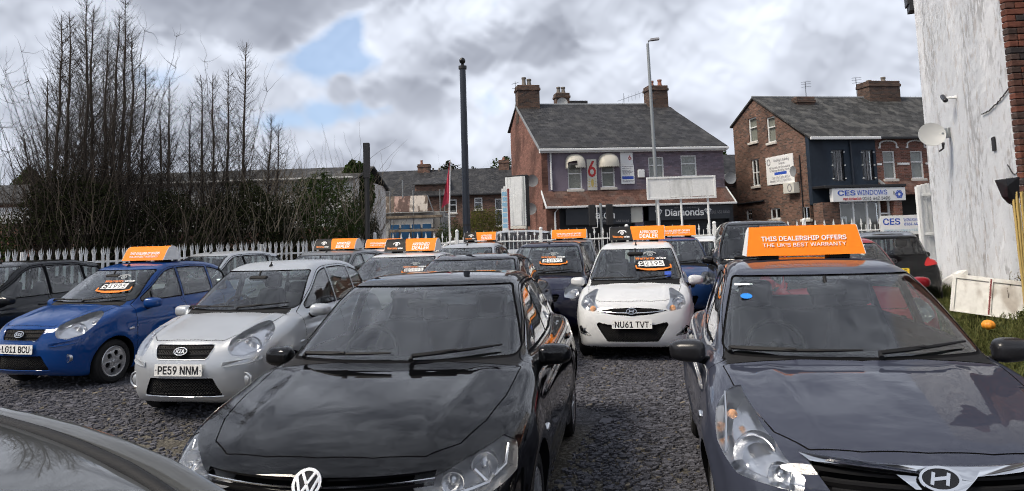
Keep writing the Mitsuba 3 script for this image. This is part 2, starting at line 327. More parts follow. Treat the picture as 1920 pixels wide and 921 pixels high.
def build_model(P, h):
    """returns {part key: (shape dict, material slot)} in the car's own coordinates: x back from the nose, +y the car's right"""
    S = CarShape(P); L, R, FO, WB = P['L'], P['R'], P['FO'], P['WB']; out = {}
    def add(key, mesh, slot, smooth=False):
        base, k = key, 1
        while key in out: key = '%s_%03d' % (base, k); k += 1
        out[key] = (mikit.ply(mesh, None, smooth=smooth) if not isinstance(mesh, dict) else mesh, slot); return key
    v0, f0 = S.mesh(h); g0 = S.grad(v0); nrm0 = g0 / np.linalg.norm(g0, axis=1, keepdims=True)
    outer = man(v0, f0).as_original(); oid = outer.original_id()
    skin = man(v0 - .008 * nrm0, f0)
    thin = man(v0 - .0035 * nrm0, f0).as_original(); tid = thin.original_id()
    vi, fi = S.mesh(max(h * 1.7, .055), -.045)
    inner = man(vi, fi); vd, fd = S.mesh(max(h, .03), -.085); deep = man(vd, fd)
    cab = m3.Manifold.cube([L - P['wsb'] - .15 - .25, 2 * P['W'], 1.6]).translate([P['wsb'] + .10, -P['W'], .46]) ^ inner
    def at_side(q):   # the side outline as seen on the glass, which the plan curvature shifts
        x = q[:, 0]; gf = 1 - sst(P['wsb'] + .4, P['wst'] + .5, x); gr = sst(L - 1.3, L - .4, x)
        return np.stack([x + .40 * (P['cg'] * gf - P.get('cgr', .22) * gr), q[:, 1] - P.get('rcrown', .05) * .36], 1)
    ghs = Polygon(at_side(np.array(S.gh.poly.exterior.coords))).buffer(0)
    # daylight openings
    bz = P['belt']; rise = P.get('beltrise', .03)
    belt = Polygon([(0, bz + .015), (L, bz + .015 + rise * 1.3), (L, 3), (0, 3)])
    dlo = ghs.buffer(-P.get('rail', .075)).intersection(belt).intersection(Polygon(P['dlo'])).buffer(-.02).buffer(.02)
    panes = []
    for a, b in P['pillars']: dlo = dlo.difference(LineString([a, b]).buffer(P.get('pw', .035), cap_style=2))
    panes = sorted([g for g in getattr(dlo, 'geoms', [dlo]) if g.area > .008], key=lambda g: g.centroid.x)
    # windscreen and rear window
    z0, z1 = P['ws']; zs = np.linspace(z0, z1, 9)
    wsp = Polygon([(S.Wg(z) - P['apil'], z) for z in zs] + [(-(S.Wg(z) - P['apil']), z) for z in zs[::-1]]).buffer(-.03).buffer(.03)
    z0, z1 = P['rw']; zs = np.linspace(z0, z1, 6)
    rwp = Polygon([(S.Wg(z) - P['cpil'], z) for z in zs] + [(-(S.Wg(z) - P['cpil']), z) for z in zs[::-1]]).buffer(-.06).buffer(.06)
    W1 = P['W'] + .2
    thr = [prism(wsp, 'front', P['wsb'] - .2, P['wst'] + .35), prism(rwp, 'front', L - 1.1, L + .2)]
    for g in panes: thr += [prism(g, 'side', .33, W1), prism(g, 'side', -W1, -.33)]
    # shallow cuts: panel gaps and black glass surrounds
    gap = .0032 if h < .03 else .005
    sh = [prism(wsp.buffer(P.get('frit', .012)), 'front', P['wsb'] - .2, P['wst'] + .35), prism(rwp.buffer(.02), 'front', L - 1.1, L + .2)]
    allp = unary_union([g.buffer(.016) for g in panes])
    if P.get('blackpillar', True): allp = allp.buffer(.05, join_style=2).buffer(-.05, join_style=2)
    sh += [prism(allp, 'side', .33, W1), prism(allp, 'side', -W1, -.33)]
    hb = Polygon(list(P['bonnet']) + [(x, -y) for x, y in P['bonnet'][::-1]]).buffer(-.03).buffer(.03)
    sh.append(prism(hb.exterior.buffer(gap), 'top', .5, 1.3))
    doors = []
    for xa, xb in P['doorx']:
        d = sbox(xa, .29, xb, bz).union(ghs.buffer(-.045).intersection(sbox(xa - .05, bz - .05, xb, 2)))
        doors.append(max(getattr(d.difference(Point(FO + WB, R).buffer(R + .09)), 'geoms', [d.difference(Point(FO + WB, R).buffer(R + .09))]), key=lambda q: q.area).buffer(-.04).buffer(.04))
    dl = unary_union([d.exterior.buffer(gap) for d in doors])
    for l in P.get('lines', ()): dl = dl.union(LineString(l).buffer(gap))
    sh += [prism(dl, 'side', .40, W1), prism(dl, 'side', -W1, -.40)]
    shallow = m3.Manifold.batch_boolean(sh, m3.OpType.Add) - skin
    # deep pockets: grilles and lamps
    pk = []; lampman = []
    for poly in P['pockets']: pk.append(prism(poly, 'front', -.3, .75))
    hl = P['headlight']; hlp = rounded(diag_sz(hl['pts'], hl['ang']), hl.get('r', .02))
    for sd in (1, -1):
        lm = diag(hlp, hl['ang'], sd); lampman.append(lm); pk.append(lm)
    for fp in P.get('fogs', ()):
        for pp in (fp, affinity.scale(fp, -1, 1, origin=(0, 0))): pk.append(prism(pp, 'front', -.3, .8))
    pocket = m3.Manifold.batch_boolean(pk, m3.OpType.Add) - deep
    arches = []
    for cx in (FO, FO + WB):
        c = trimesh.creation.cylinder(R + .045, 2.4, sections=40); c.apply_transform(trimesh.transformations.rotation_matrix(math.pi / 2, [1, 0, 0])); c.apply_translation([cx, 0, R])
        arches.append(man(c.vertices, c.faces) - m3.Manifold.cube([2, 1.16, 2]).translate([cx - 1, -.58, -.5]))
    body = outer - m3.Manifold.batch_boolean([cab, shallow, pocket] + arches + thr, m3.OpType.Add)
    v, f, src = tri_sources(body); c = v[f].mean(1); isout = src == oid
    inl = np.zeros(len(f), int); aa = math.radians(hl['ang'])
    for j, sd in enumerate((1, -1)):
        m = shapely.contains_xy(hlp.buffer(.004), c[:, 0] * math.sin(aa) + sd * c[:, 1] * math.cos(aa), c[:, 2]) & (c[:, 0] < 1.0) & (c[:, 1] * sd > .2) & ~isout; inl[m] = j + 1
    vc, fc = sub(v, f, ~isout & (inl == 0)); add('body__inner_shell', tm(vc, fc), 'cavity')
    g = S.grad(c[isout]); po = np.where(isout)[0]
    cls = np.zeros(len(f), int) - 1; cls[po] = 0
    inb = shapely.contains_xy(hb, c[po, 0], c[po, 1]) & (g[:, 2] > .25) & (c[po, 2] > .55)
    cls[po[inb]] = 1
    cowl = (~inb) & (c[po, 0] > max(x for x, y in P['bonnet']) - .12) & (c[po, 0] < P['wsb'] + .35) & (c[po, 2] > .85) & (g[:, 2] > .6) & (np.abs(c[po, 1]) < max(y for x, y in P['bonnet']) - .02) & (c[po, 2] < P['ws'][0] + .05)
    cls[po[cowl]] = 2
    for i, d in enumerate(doors):
        m = shapely.contains_xy(d, c[po, 0], c[po, 2]) & (np.abs(c[po, 1]) > .45)
        for j, sg in enumerate((1, -1)): cls[po[m & (c[po, 1] * sg > 0)]] = 10 + 2 * i + j
    if 'blackbelow' in P:
        m = (c[po, 2] < P['blackbelow']); cls[po[m]] = 3
    names = {0: ('body', 'paint'), 1: ('bonnet', 'paint'), 2: ('scuttle', 'black_plastic'), 3: ('bumper_skirt', 'black_plastic')}
    for k in np.unique(cls[cls >= 0]):
        vv, ff = sub(v, f, cls == k); gg = S.grad(vv); gg /= np.linalg.norm(gg, axis=1, keepdims=True)
        nm, slot = names.get(int(k), ('door', 'paint')); add(nm, ply_n(vv, ff, gg), slot)
    # glass sheets
    def sheet(key, m, slot):
        q = thin ^ m; vv, ff, ss = tri_sources(q); vv, ff = sub(vv, ff, ss == tid)
        if len(ff) == 0: return
        gg = S.grad(vv); gg /= np.linalg.norm(gg, axis=1, keepdims=True); add(key, ply_n(vv, ff, gg), slot)
    sheet('windscreen', thr[0], 'wsglass'); sheet('rear_window', thr[1], 'sideglass')
    for i in range(len(panes)): sheet('window', thr[2 + 2 * i], 'sideglass'); sheet('window', thr[3 + 2 * i], 'sideglass')
    if 'tail' in P:
        proud = man(v0 + .006 * nrm0, f0).as_original(); pid = proud.original_id()
        for poly, slot in P['tail']:
            for pp in (poly, affinity.scale(poly, -1, 1, origin=(0, 0))):
                q = proud ^ prism(pp, 'front', L - .7, L + .2); vv, ff, ss = tri_sources(q); vv, ff = sub(vv, ff, ss == pid)
                if len(ff):
                    gg = S.grad(vv); gg /= np.linalg.norm(gg, axis=1, keepdims=True); add('tail_light', ply_n(vv, ff, gg), slot)
    # headlights
    A = math.radians(hl['ang'])
    for sd, lm in zip((1, -1), lampman):
        key = 'headlight' if sd == 1 else 'headlight_001'
        bowl = man(vd + 0, fd).as_original(); bid = bowl.original_id(); q = bowl ^ lm; vv, ff, ss = tri_sources(q); vv, ff = sub(vv, ff, ss == bid)
        nd = S.grad(vv); nd /= np.linalg.norm(nd, axis=1, keepdims=True); vv = vv + nd * .004
        add(key, tm(vv, ff), hl.get('bezel', 'lamp_bezel'), True); v2, f2 = sub(v, f, inl == (1 if sd == 1 else 2)); add(key + '__housing', tm(v2, f2), hl.get('wall', hl.get('bezel', 'lamp_bezel')))
        dirn = np.array([-math.cos(A), sd * math.sin(A), 0]) * .8 + np.array([-.6, 0, 0]); dirn /= np.linalg.norm(dirn)
        for cx, cy, cz, rr, kind in hl['bowls']:
            C = np.array([cx, sd * cy, cz]); gn = S.grad(C[None])[0]; gn /= np.linalg.norm(gn); dirn = np.array([-1, 0, 0]) * .9 + gn * .8; dirn /= np.linalg.norm(dirn)
            xr = np.cross([0, 0, 1], dirn); xr /= np.linalg.norm(xr); yr = np.cross(dirn, xr); ph = np.linspace(0, 2 * np.pi, 16)
            for _ in range(12):
                rim = C + 1.1 * rr * (np.cos(ph)[:, None] * xr + np.sin(ph)[:, None] * yr) + dirn * .026 * rr / .06
                over = S.f(rim).max() + .008
                if over <= 0: break
                C = C - dirn * max(over, .003)
            M = frame(C, np.cross([0, 0, 1], dirn), [0, 0, 1])
            t = np.linspace(0, 1, 9); prof = [(rr * u, .055 * u * u * rr / .06 - .035 * rr / .06) for u in t] + [(rr * 1.10, .024 * rr / .06), (rr * 1.13, .012 * rr / .06), (rr * 1.13, -.03)]
            if kind == 'main':
                add(key + '__reflector', moved(revolve(prof, 28), M), 'lamp_silver', 25)
                b = revolve([(0, .022), (.007, .019), (.011, .008), (.011, -.03), (0, -.03)], 12); add(key + '__bulb', moved(b, M), 'chrome', 30)
            elif kind == 'amber':
                add(key + '__indicator', moved(revolve([(0, .01), (rr * .6, .004), (rr, -.02), (0, -.02)], 20), M), 'amber', 30)
        for st in hl.get('strips', ()):
            add(key + '__chrome_strip', tube([(a, sd * b, z) for a, b, z in st[0]], st[1], 6), 'lamp_silver', 40)
        sheet(key + '__lens', lm, 'lampglass')
    # cabin
    fx = P['wst']; zb = .46
    dash = hull([(P['wsb'] + .22, s_ * (P['gw0'] - .06), z) for s_ in (1, -1) for z in (.62, bz - .03)] + [(P['wsb'] + .62, s_ * (P['gw0'] - .06), z) for s_ in (1, -1) for z in (.62, bz - .06)] + [(P['wsb'] + .5, s_ * (P['gw0'] - .1), bz + .0) for s_ in (1, -1)])
    add('dashboard', dash, 'cabin_trim'); add('cabin_floor', box(P['wsb'] + .3, L - .4, -.62, .62, .40, .47), 'cabin_trim')
    seatx = P['wsb'] + 1.25
    for s_ in (1, -1):
        yc = s_ * .34
        back = pill([(seatx, yc + a * .17, .62) for a in (1, -1)] + [(seatx + .16, yc + a * .19, .85) for a in (1, -1)] + [(seatx + .25, yc + a * .12, P['H'] - .40) for a in (1, -1)], .055)
        cus = pill([(seatx - .48, yc + a * .18, .60) for a in (1, -1)] + [(seatx, yc + a * .18, .56) for a in (1, -1)], .06)
        hr = pill([(seatx + .27, yc + a * .075, P['H'] - .30) for a in (1, -1)] + [(seatx + .29, yc + a * .075, P['H'] - .20) for a in (1, -1)], .045)
        add('seat', cat([back, cus, hr]), 'seat_cloth', 50)
    rx = min(seatx + .95, L - .75)
    rear = pill([(rx, a * .50, .6) for a in (1, -1)] + [(rx + .2, a * .48, P['H'] - .52) for a in (1, -1)], .06)
    hrs = [pill([(rx + .22, yy + a * .08, P['H'] - .42) for a in (1, -1)] + [(rx + .23, yy + a * .08, P['H'] - .35) for a in (1, -1)], .04) for yy in (.34, -.34)]
    add('rear_seat', cat([rear] + hrs), 'seat_cloth', 50)
    st = trimesh.creation.torus(.175, .016, major_sections=28, minor_sections=8)
    Ms = frame((P['wsb'] + .70, .34, bz - .01), (0, -1, 0), (.42, 0, .9))
    hub = cat([pill([(0, 0, 0), (0, -.03, 0)], .05), bbox(-.16, .16, -.02, .02, -.012, .012, .006), bbox(-.02, .02, -.16, 0, -.012, .012, .006)])
    add('steering_wheel', moved(cat([st, hub]), Ms), 'black_plastic', 40)
    xm = P['wst'] - .10; zm = P['H'] - .17
    add('rear_view_mirror', cat([pill([(xm, a * .09, zm) for a in (1, -1)], .03), rod((xm, 0, zm), (xm + .05, 0, zm + .08), .012)]), 'black_plastic', 50)
    # wing mirrors
    for s_ in (1, -1):
        mx, my, mz = P['mirror']; sx = P.get('mscale', 1.)
        u = trimesh.creation.icosphere(subdivisions=3); uv_ = np.array(u.vertices); e_ = np.sign(uv_) * np.abs(uv_) ** np.array([.75, .62, .66])
        X_ = np.where(e_[:, 0] < 0, e_[:, 0] * .095, e_[:, 0] * .055); taper = 1 - .16 * (e_[:, 1] + 1) / 2 * P.get('mtaper', 1.)
        vv_ = np.column_stack([X_ + .03 * e_[:, 1], e_[:, 1] * .118, e_[:, 2] * .080 * taper]) * sx * P.get('mstretch', 1.08)
        hm = tm(np.column_stack([mx + vv_[:, 0], s_ * (my + vv_[:, 1]), mz + vv_[:, 2]]), u.faces if s_ > 0 else np.array(u.faces)[:, ::-1])
        k = add('wing_mirror', hm, P.get('mirrorslot', 'paint'), True)
        gl = extr(Point(0, 0).buffer(1, 8), .004); gl.apply_scale([.098 * sx, .064 * sx, 1]); add(k + '__mirror_glass', moved(gl, frame((mx + .062 * sx, s_ * (my + .0), mz), (0, s_ * -1, 0), (0, 0, s_ * -1 * -s_))), 'mirror_glass')
        foot = hull(np.vstack([np.array([mx + .03, s_ * (my - .07), mz - .06]) + _SPH * .022, np.array([mx - .02, s_ * (my - .2), mz - .085]) + _SPH * .02, np.array([mx - .06, s_ * (my - .22), mz - .06]) + _SPH * .03, np.array([mx + .05, s_ * (my - .2), mz - .09]) + _SPH * .02]))
        add(k + '__mirror_foot', foot, 'black_plastic', 40)
    # wipers
    def on_ws(y, z, lift=.012):
        x = np.linspace(P['wsb'] - .15, P['wst'] + .2, 160); fv = S.f(np.stack([x, x * 0 + y, x * 0 + z], 1)); i = np.argmax(fv < 0); return np.array([x[i] - lift, y, z + lift])
    S.on_ws = on_ws
    for ya, yb, dz in P.get('wipers', ((.52, -.05, .03), (-.02, -.55, .035))):
        pts = [on_ws(y, P['ws'][0] + .005 + dz * t, .02) for t, y in zip(np.linspace(0, 1, 7), np.linspace(ya, yb, 7))]
        pts = np.array(pts); add('wiper', cat([tube(pts, [.012, .011, .011, .010, .010, .008, .006], 6), tube([pts[0] + (-.03, .0, -.02), pts[0], pts[3] + (-.008, 0, .008)], [.016, .014, .008], 6)]), 'black_plastic', 40)
    # wheels
    for cx in (FO, FO + WB):
        for s_ in (1, -1):
            k = thing_wheel(add, R, P.get('rim', 'holes'), P.get('rimr', .2)); 
            M = frame((cx, s_ * (P['W'] - P.get('winset', .025)), R), (s_ * -1, 0, 0), (0, 0, 1))
            for kk in [q for q in out if q == k or q.startswith(k + '__')]:
                if not isinstance(out[kk][0], dict): continue
                out[kk] = ({**out[kk][0], 'local': M}, out[kk][1])
    # aerial
    ax, az, kind = P['aerial']
    zz = np.linspace(1.2, 1.8, 200); zt = zz[np.argmax(S.f(np.stack([zz * 0 + ax, zz * 0, zz], 1)) > 0)]
    if kind == 'fin': add('roof_aerial', hull([(ax - .07, 0, zt - .005), (ax + .07, .025, zt - .005), (ax + .07, -.025, zt - .005), (ax + .045, .008, zt + .05), (ax + .06, -.008, zt + .05), (ax + .065, .0, zt + .055)]), 'black_gloss')
    elif kind == 'rod': add('roof_aerial', cat([hull(np.vstack([np.array([ax, 0, zt]) + _SPH * .018, np.array([ax + .04, 0, zt]) + _SPH * .014, np.array([ax + .02, 0, zt + .02]) + _SPH * .012])), tube([(ax, 0, zt), (ax + .12, 0, zt + .20), (ax + .2, 0, zt + .34)] if az else [(ax, 0, zt), (ax + .03, 0, zt + .05)], [.006, .004, .003] if az else .008, 6)]), 'black_plastic', 40)
    # door handles and side repeaters
    for (hx, hz) in P.get('handles', ()):
        for s_ in (1, -1):
            y = np.linspace(.5, 1.1, 200); yy = y[np.argmax(S.f(np.stack([y * 0 + hx, y, y * 0 + hz], 1)) > 0)]
            add('door_handle', pill([(hx - .08, s_ * (yy + .012), hz), (hx + .08, s_ * (yy + .012), hz + .004)], .014), P.get('handleslot', 'paint'), 40)
    if 'repeater' in P:
        hx, hz = P['repeater']
        for s_ in (1, -1):
            y = np.linspace(.5, 1.1, 200); yy = y[np.argmax(S.f(np.stack([y * 0 + hx, y, y * 0 + hz], 1)) > 0)]
            m = pill([(hx - .03, s_ * yy, hz), (hx + .03, s_ * yy, hz + .004)], .014); add('side_repeater', m, 'amber_clear', 40)
    # tail lamps: proud shells on the rear corners
    for key, mesh, slot, smooth in P['extra'](S): add(key, mesh, slot, smooth)
    return {'parts': out, 'P': P, 'S': S}

def thing_wheel(add, R, rim, rr):
    """wheel in its own plane: x forward, y up, z outwards; rim face at z=0"""
    w = .185; rr0 = rr
    ty = revolve([(rr0, -w), (R - .03, -w), (R - .006, -w + .02), (R, -w + .05), (R, -.05), (R - .006, -.018), (R - .03, .004), (rr0 + .02, .006), (rr0 - .004, -.01), (rr0 - .02, -.03)], 40)
    k = add('wheel', ty, 'tyre', 35)
    disc = Point(0, 0).buffer(rr0 - .003, 24)
    if rim == 'holes':
        hol = unary_union([Point(.115 / .2 * rr0 * math.cos(a), .115 / .2 * rr0 * math.sin(a)).buffer(.034, 10) if i % 1 == 0 else None for i, a in enumerate(np.arange(6) * math.pi / 3 + .3)]); n = 0
    elif rim == 'five':
        hol = unary_union([rounded([((.075 * rr0 / .2) * math.cos(a + q * .28), (.075 * rr0 / .2) * math.sin(a + q * .28)) for q in (-1, 1)] + [((rr0 - .03) * math.cos(a + q * .46), (rr0 - .03) * math.sin(a + q * .46)) for q in (1, -1)], .012) for a in np.arange(5) * 2 * math.pi / 5])
    else:
        hol = unary_union([rounded([((.07) * math.cos(a + q * .16), (.07) * math.sin(a + q * .16)) for q in (-1, 1)] + [((rr0 - .025) * math.cos(a + q * .24), (rr0 - .025) * math.sin(a + q * .24)) for q in (1, -1)], .008) for a in np.arange(10) * 2 * math.pi / 10])
    d = extr(disc.difference(hol), .02); vv = np.array(d.vertices); r = np.hypot(vv[:, 0], vv[:, 1]); vv[:, 2] += -.028 + .018 * np.cos(np.clip(r / rr0, 0, 1) * 1.4) ; d = tm(vv, d.faces)
    lip = revolve([(rr0 - .025, -.02), (rr0 - .02, -.004), (rr0 - .004, .001), (rr0 + .004, -.006), (rr0 - .004, -.06)], 36)
    cap = revolve([(0, .012), (.022, .011), (.028, .004), (.028, -.02)], 18)
    nuts = [moved(trimesh.creation.cylinder(.008, .02, sections=6), trimesh.transformations.translation_matrix((.05 * math.cos(a), .05 * math.sin(a), .0))) for a in np.arange(5) * 2 * math.pi / 5 + .2]
    add(k + '__rim', cat([d, lip, cap] + nuts), 'alloy', 30)
    back = extr(Point(0, 0).buffer(rr0 - .01, 16), .01); back.apply_translation((0, 0, -.10)); add(k + '__brake_disc', back, 'lamp_dark')
    return k
# ---------------------------------------------------------------- the car models
def front_x(S, y, z, off=0.):
    y, z = np.broadcast_arrays(np.asarray(y, float), np.asarray(z, float)); xs = np.linspace(-.12, .9, 340)
    p = np.stack([np.broadcast_to(xs, y.shape + xs.shape), np.broadcast_to(y[..., None], y.shape + xs.shape), np.broadcast_to(z[..., None], y.shape + xs.shape)], -1).reshape(-1, 3)
    F = S.f(p).reshape(y.shape + xs.shape); return xs[np.argmax(F < off, axis=-1)]
def rear_x(S, y, z):
    xs = np.linspace(S.P['L'] + .1, S.P['L'] - .9, 340); F = S.f(np.stack([xs, xs * 0 + y, xs * 0 + z], 1)); return xs[np.argmax(F < 0)]
def on_front(S, line, r, inset, n=5, step=.03):
    """tubes that follow the nose along lines given in (y,z)"""
    out = []
    for g in getattr(line, 'geoms', [line]):
        if g.is_empty or g.length < .012: continue
        k = max(int(g.length / step), 2); p = np.array([g.interpolate(t, normalized=True).coords[0] for t in np.linspace(0, 1, k + 1)])
        x = front_x(S, p[:, 0], p[:, 1]) + inset; out.append(tube(np.column_stack([x, p]), r, n))
    return out
def rows(poly, zs, slope=0., x=1.2):
    return [LineString([(-x, z + slope * x), (0, z), (x, z + slope * x)]).intersection(poly) for z in zs]
def mesh_lines(poly, d, ang):
    b = poly.bounds; out = []; c = math.tan(math.radians(ang))
    for sg in (1, -1):
        for t in np.arange(-2, 2, d): out.append(LineString([(t, b[1]), (t + sg * (b[3] - b[1]) / c, b[3])]).intersection(poly))
    return unary_union(out)
def nose_frame(S, y, z, lift=.0, dz=.03):
    x = float(front_x(S, y, z)); xa, xb = float(front_x(S, y, z - dz)), float(front_x(S, y, z + dz)); up = np.array([xb - xa, 0, 2 * dz]); up /= np.linalg.norm(up)
    M = frame((x, y, z), (0, -1, 0), up); M[:3, 3] += M[:3, 2] * lift; return M
def ellipse(a, b): return affinity.scale(Point(0, 0).buffer(1, 20), a, b)
def ring(a, b, t): return ellipse(a, b).difference(ellipse(a - t, b - t))
def strokes(ls, w): return unary_union([LineString(l).buffer(w / 2, cap_style=2, join_style=2) for l in ls])
def number_plate(S, txt, z, slot='plate_white', y=0., rear=False, lift=.012):
    if rear:
        x = rear_x(S, y, z); M = frame((x + lift, y, z), (0, 1, 0), (0, 0, 1))
    else: M = nose_frame(S, y, z, lift)
    pl = extr(rounded([(-.26, -.055), (.26, -.055), (.26, .055), (-.26, .055)], .006), .006)
    t = text(txt, .074, .44 if len(txt) > 7 else .42, .003, True)
    sc = cat([moved(trimesh.creation.cylinder(.007, .006, sections=10), trimesh.transformations.translation_matrix((a, 0, .007))) for a in (-.243, .243)])
    return [('number_plate', moved(pl, M), slot, False), ('number_plate__lettering', moved(moved(t, trimesh.transformations.translation_matrix((0, 0, .006))), M), 'ink_black', False), ('number_plate__screw', moved(sc, M), 'ink_grey', False)]
def h_badge(S, z, a, b, lift, bg='black_gloss', y=0.):
    M = nose_frame(S, y, z, lift); e = ring(a, b, b * .2)
    H = strokes([[(-.46 * a, -.46 * b), (-.26 * a, .50 * b)], [(.26 * a, -.50 * b), (.46 * a, .46 * b)], [(-.36 * a, -.04 * b), (.36 * a, .1 * b)]], b * .26)
    return [('badge', moved(extr(ellipse(a - .002, b - .002), .006), M), bg, False), ('badge__emblem', moved(extr(e.union(H), .011), M), 'chrome', False)]

def extra_golf(S):
    P = S.P; out = []
    g = Polygon([(-.53, .735), (-.3, .73), (0, .728), (.3, .73), (.53, .735), (.52, .655), (-.52, .655)])
    out.append(('grille', cat(sum([on_front(S, l, .008, .022) for l in rows(g, (.672, .716), .03)], [])), 'black_gloss', 40))
    out.append(('grille__chrome_strip', cat(sum([on_front(S, l, .0045, .008) for l in rows(g, (.693,), .03)], [])), 'chrome', 40))
    M = nose_frame(S, 0, .705, .010, .05)
    a = .059
    V = strokes([[(-.50 * a, .80 * a), (-.02 * a, -.02 * a)], [(.50 * a, .80 * a), (.02 * a, -.02 * a)], [(-.82 * a, .42 * a), (-.36 * a, -.78 * a)], [(.82 * a, .42 * a), (.36 * a, -.78 * a)], [(-.36 * a, -.78 * a), (0, -.10 * a)], [(.36 * a, -.78 * a), (0, -.10 * a)]], a * .2).intersection(ellipse(a, a))
    out += [('badge', moved(extr(ellipse(a, a), .010), M), 'black_gloss', False), ('badge__emblem', moved(extr(ring(a + .006, a + .006, .013).union(V), .016), M), 'chrome', False)]
    return out
GOLF = dict(L=4.255, W=.90, H=1.455, R=.316, FO=.86, WB=2.635, belt=.985, beltrise=.035,
    lower=[(.16, .20), (.05, .26), (.0, .36), (-.01, .52), (.0, .63), (.03, .715), (.10, .775), (.22, .83), (.5, .90), (.8, .945), (1.05, .975), (1.3, 1.0), (2.0, .985), (3.0, 1.0), (3.7, 1.02), (4.0, 1.0), (4.16, .93), (4.22, .80), (4.25, .62), (4.26, .45), (4.2, .28), (4.05, .2), (2.2, .17)],
    green=[(1.02, .80), (1.14, .985), (1.32, 1.075), (1.70, 1.255), (2.03, 1.40), (2.25, 1.447), (2.6, 1.462), (3.0, 1.455), (3.4, 1.42), (3.7, 1.37), (3.84, 1.325), (3.98, 1.17), (4.10, .99), (4.1, .7), (1.2, .7)],
    cf=.42, cr=.22, crown=.075, tf=.13, tr=.10, tuck=.05, shoulder=.055, gw0=.785, lean=.36, cg=.30, wsb=1.12, wst=2.03,
    ridges=[(.15, 1.35, .43, .06, .008)],
    ws=(1.025, 1.39), apil=.045, rw=(1.08, 1.31), cpil=.10, dlo=[(1.50, .9), (3.66, .9), (3.40, 1.5), (1.50, 1.5)], pillars=[((2.50, .9), (2.45, 1.5)), ((3.36, .9), (3.30, 1.5))], pw=.03, rail=.075,
    bonnet=[(.13, 0), (.145, .25), (.20, .47), (.33, .60), (.55, .68), (.85, .73), (1.30, .755), (1.245, .45), (1.19, 0)],
    doorx=[(1.40, 2.47), (2.47, 3.50)], lines=[[(1.0, .29), (1.4, .29)]], handles=[(2.30, .86), (3.30, .87)], mscale=.80, mirror=(1.66, .915, .985), mirrorslot='paint', blackpillar=True,
    pockets=[Polygon([(-.53, .738), (-.3, .733), (0, .731), (.3, .733), (.53, .738), (.52, .652), (-.52, .652)]), rounded([(-.50, .50), (.50, .50), (.42, .32), (-.42, .32)], .03)],
    headlight=dict(ang=36, r=.012, pts=[(.05, .50, .645), (.07, .52, .705), (.20, .66, .755), (.46, .79, .805), (.52, .82, .775), (.40, .85, .675), (.20, .76, .625)], bowls=[(.31, .715, .722, .056, 'main'), (.16, .60, .685, .045, 'main')], strips=[([(.08, .55, .64), (.20, .68, .65), (.27, .735, .655), (.33, .74, .67)], .010), ([(.27, .725, .66), (.25, .675, .715)], .010), ([(.33, .75, .665), (.42, .79, .69), (.48, .795, .765)], .007)], bezel='lamp_bezel'),
    repeater=(1.18, .66), aerial=(3.66, 0, 'fin'), rim='ten', rimr=.215, extra=extra_golf, wipers=((.60, .02, .015), (-.12, -.62, .03)), lampglass='glass_clear', wsglass='glass', sideglass='glass_tint')

def extra_i20(S):
    out = []
    g = Polygon([(-.47, .755), (-.2, .745), (0, .73), (.2, .745), (.47, .755), (.40, .65), (.2, .615), (-.2, .615), (-.40, .65)])
    out.append(('grille', cat(sum([on_front(S, l, .010, .03) for l in rows(g, (.64, .675, .71), .02)], [])), 'black_plastic', 40))
    top = LineString([(-.47, .775), (-.25, .765), (-.14, .755), (-.10, .715), (0, .685), (.10, .715), (.14, .755), (.25, .765), (.47, .775)])
    p = []
    q = Polygon([(-.50, .778), (-.2, .764), (.2, .764), (.50, .778), (.46, .750), (.15, .732), (.09, .685), (-.09, .685), (-.15, .732), (-.46, .750)])
    m = extr(q.segmentize(.03), .012); v = np.array(m.vertices); x = front_x(S, v[:, 0], v[:, 1]); m = tm(np.column_stack([np.minimum(x, front_x(S, v[:, 0], v[:, 1] * 0 + .735) + .016) - .004 - v[:, 2], v[:, 0], v[:, 1]]), m.faces); m.fix_normals(); p.append(m)
    out.append(('grille__chrome_wing', cat(p), 'chrome', 30))
    out += h_badge(S, .712, .077, .049, .030)
    return out
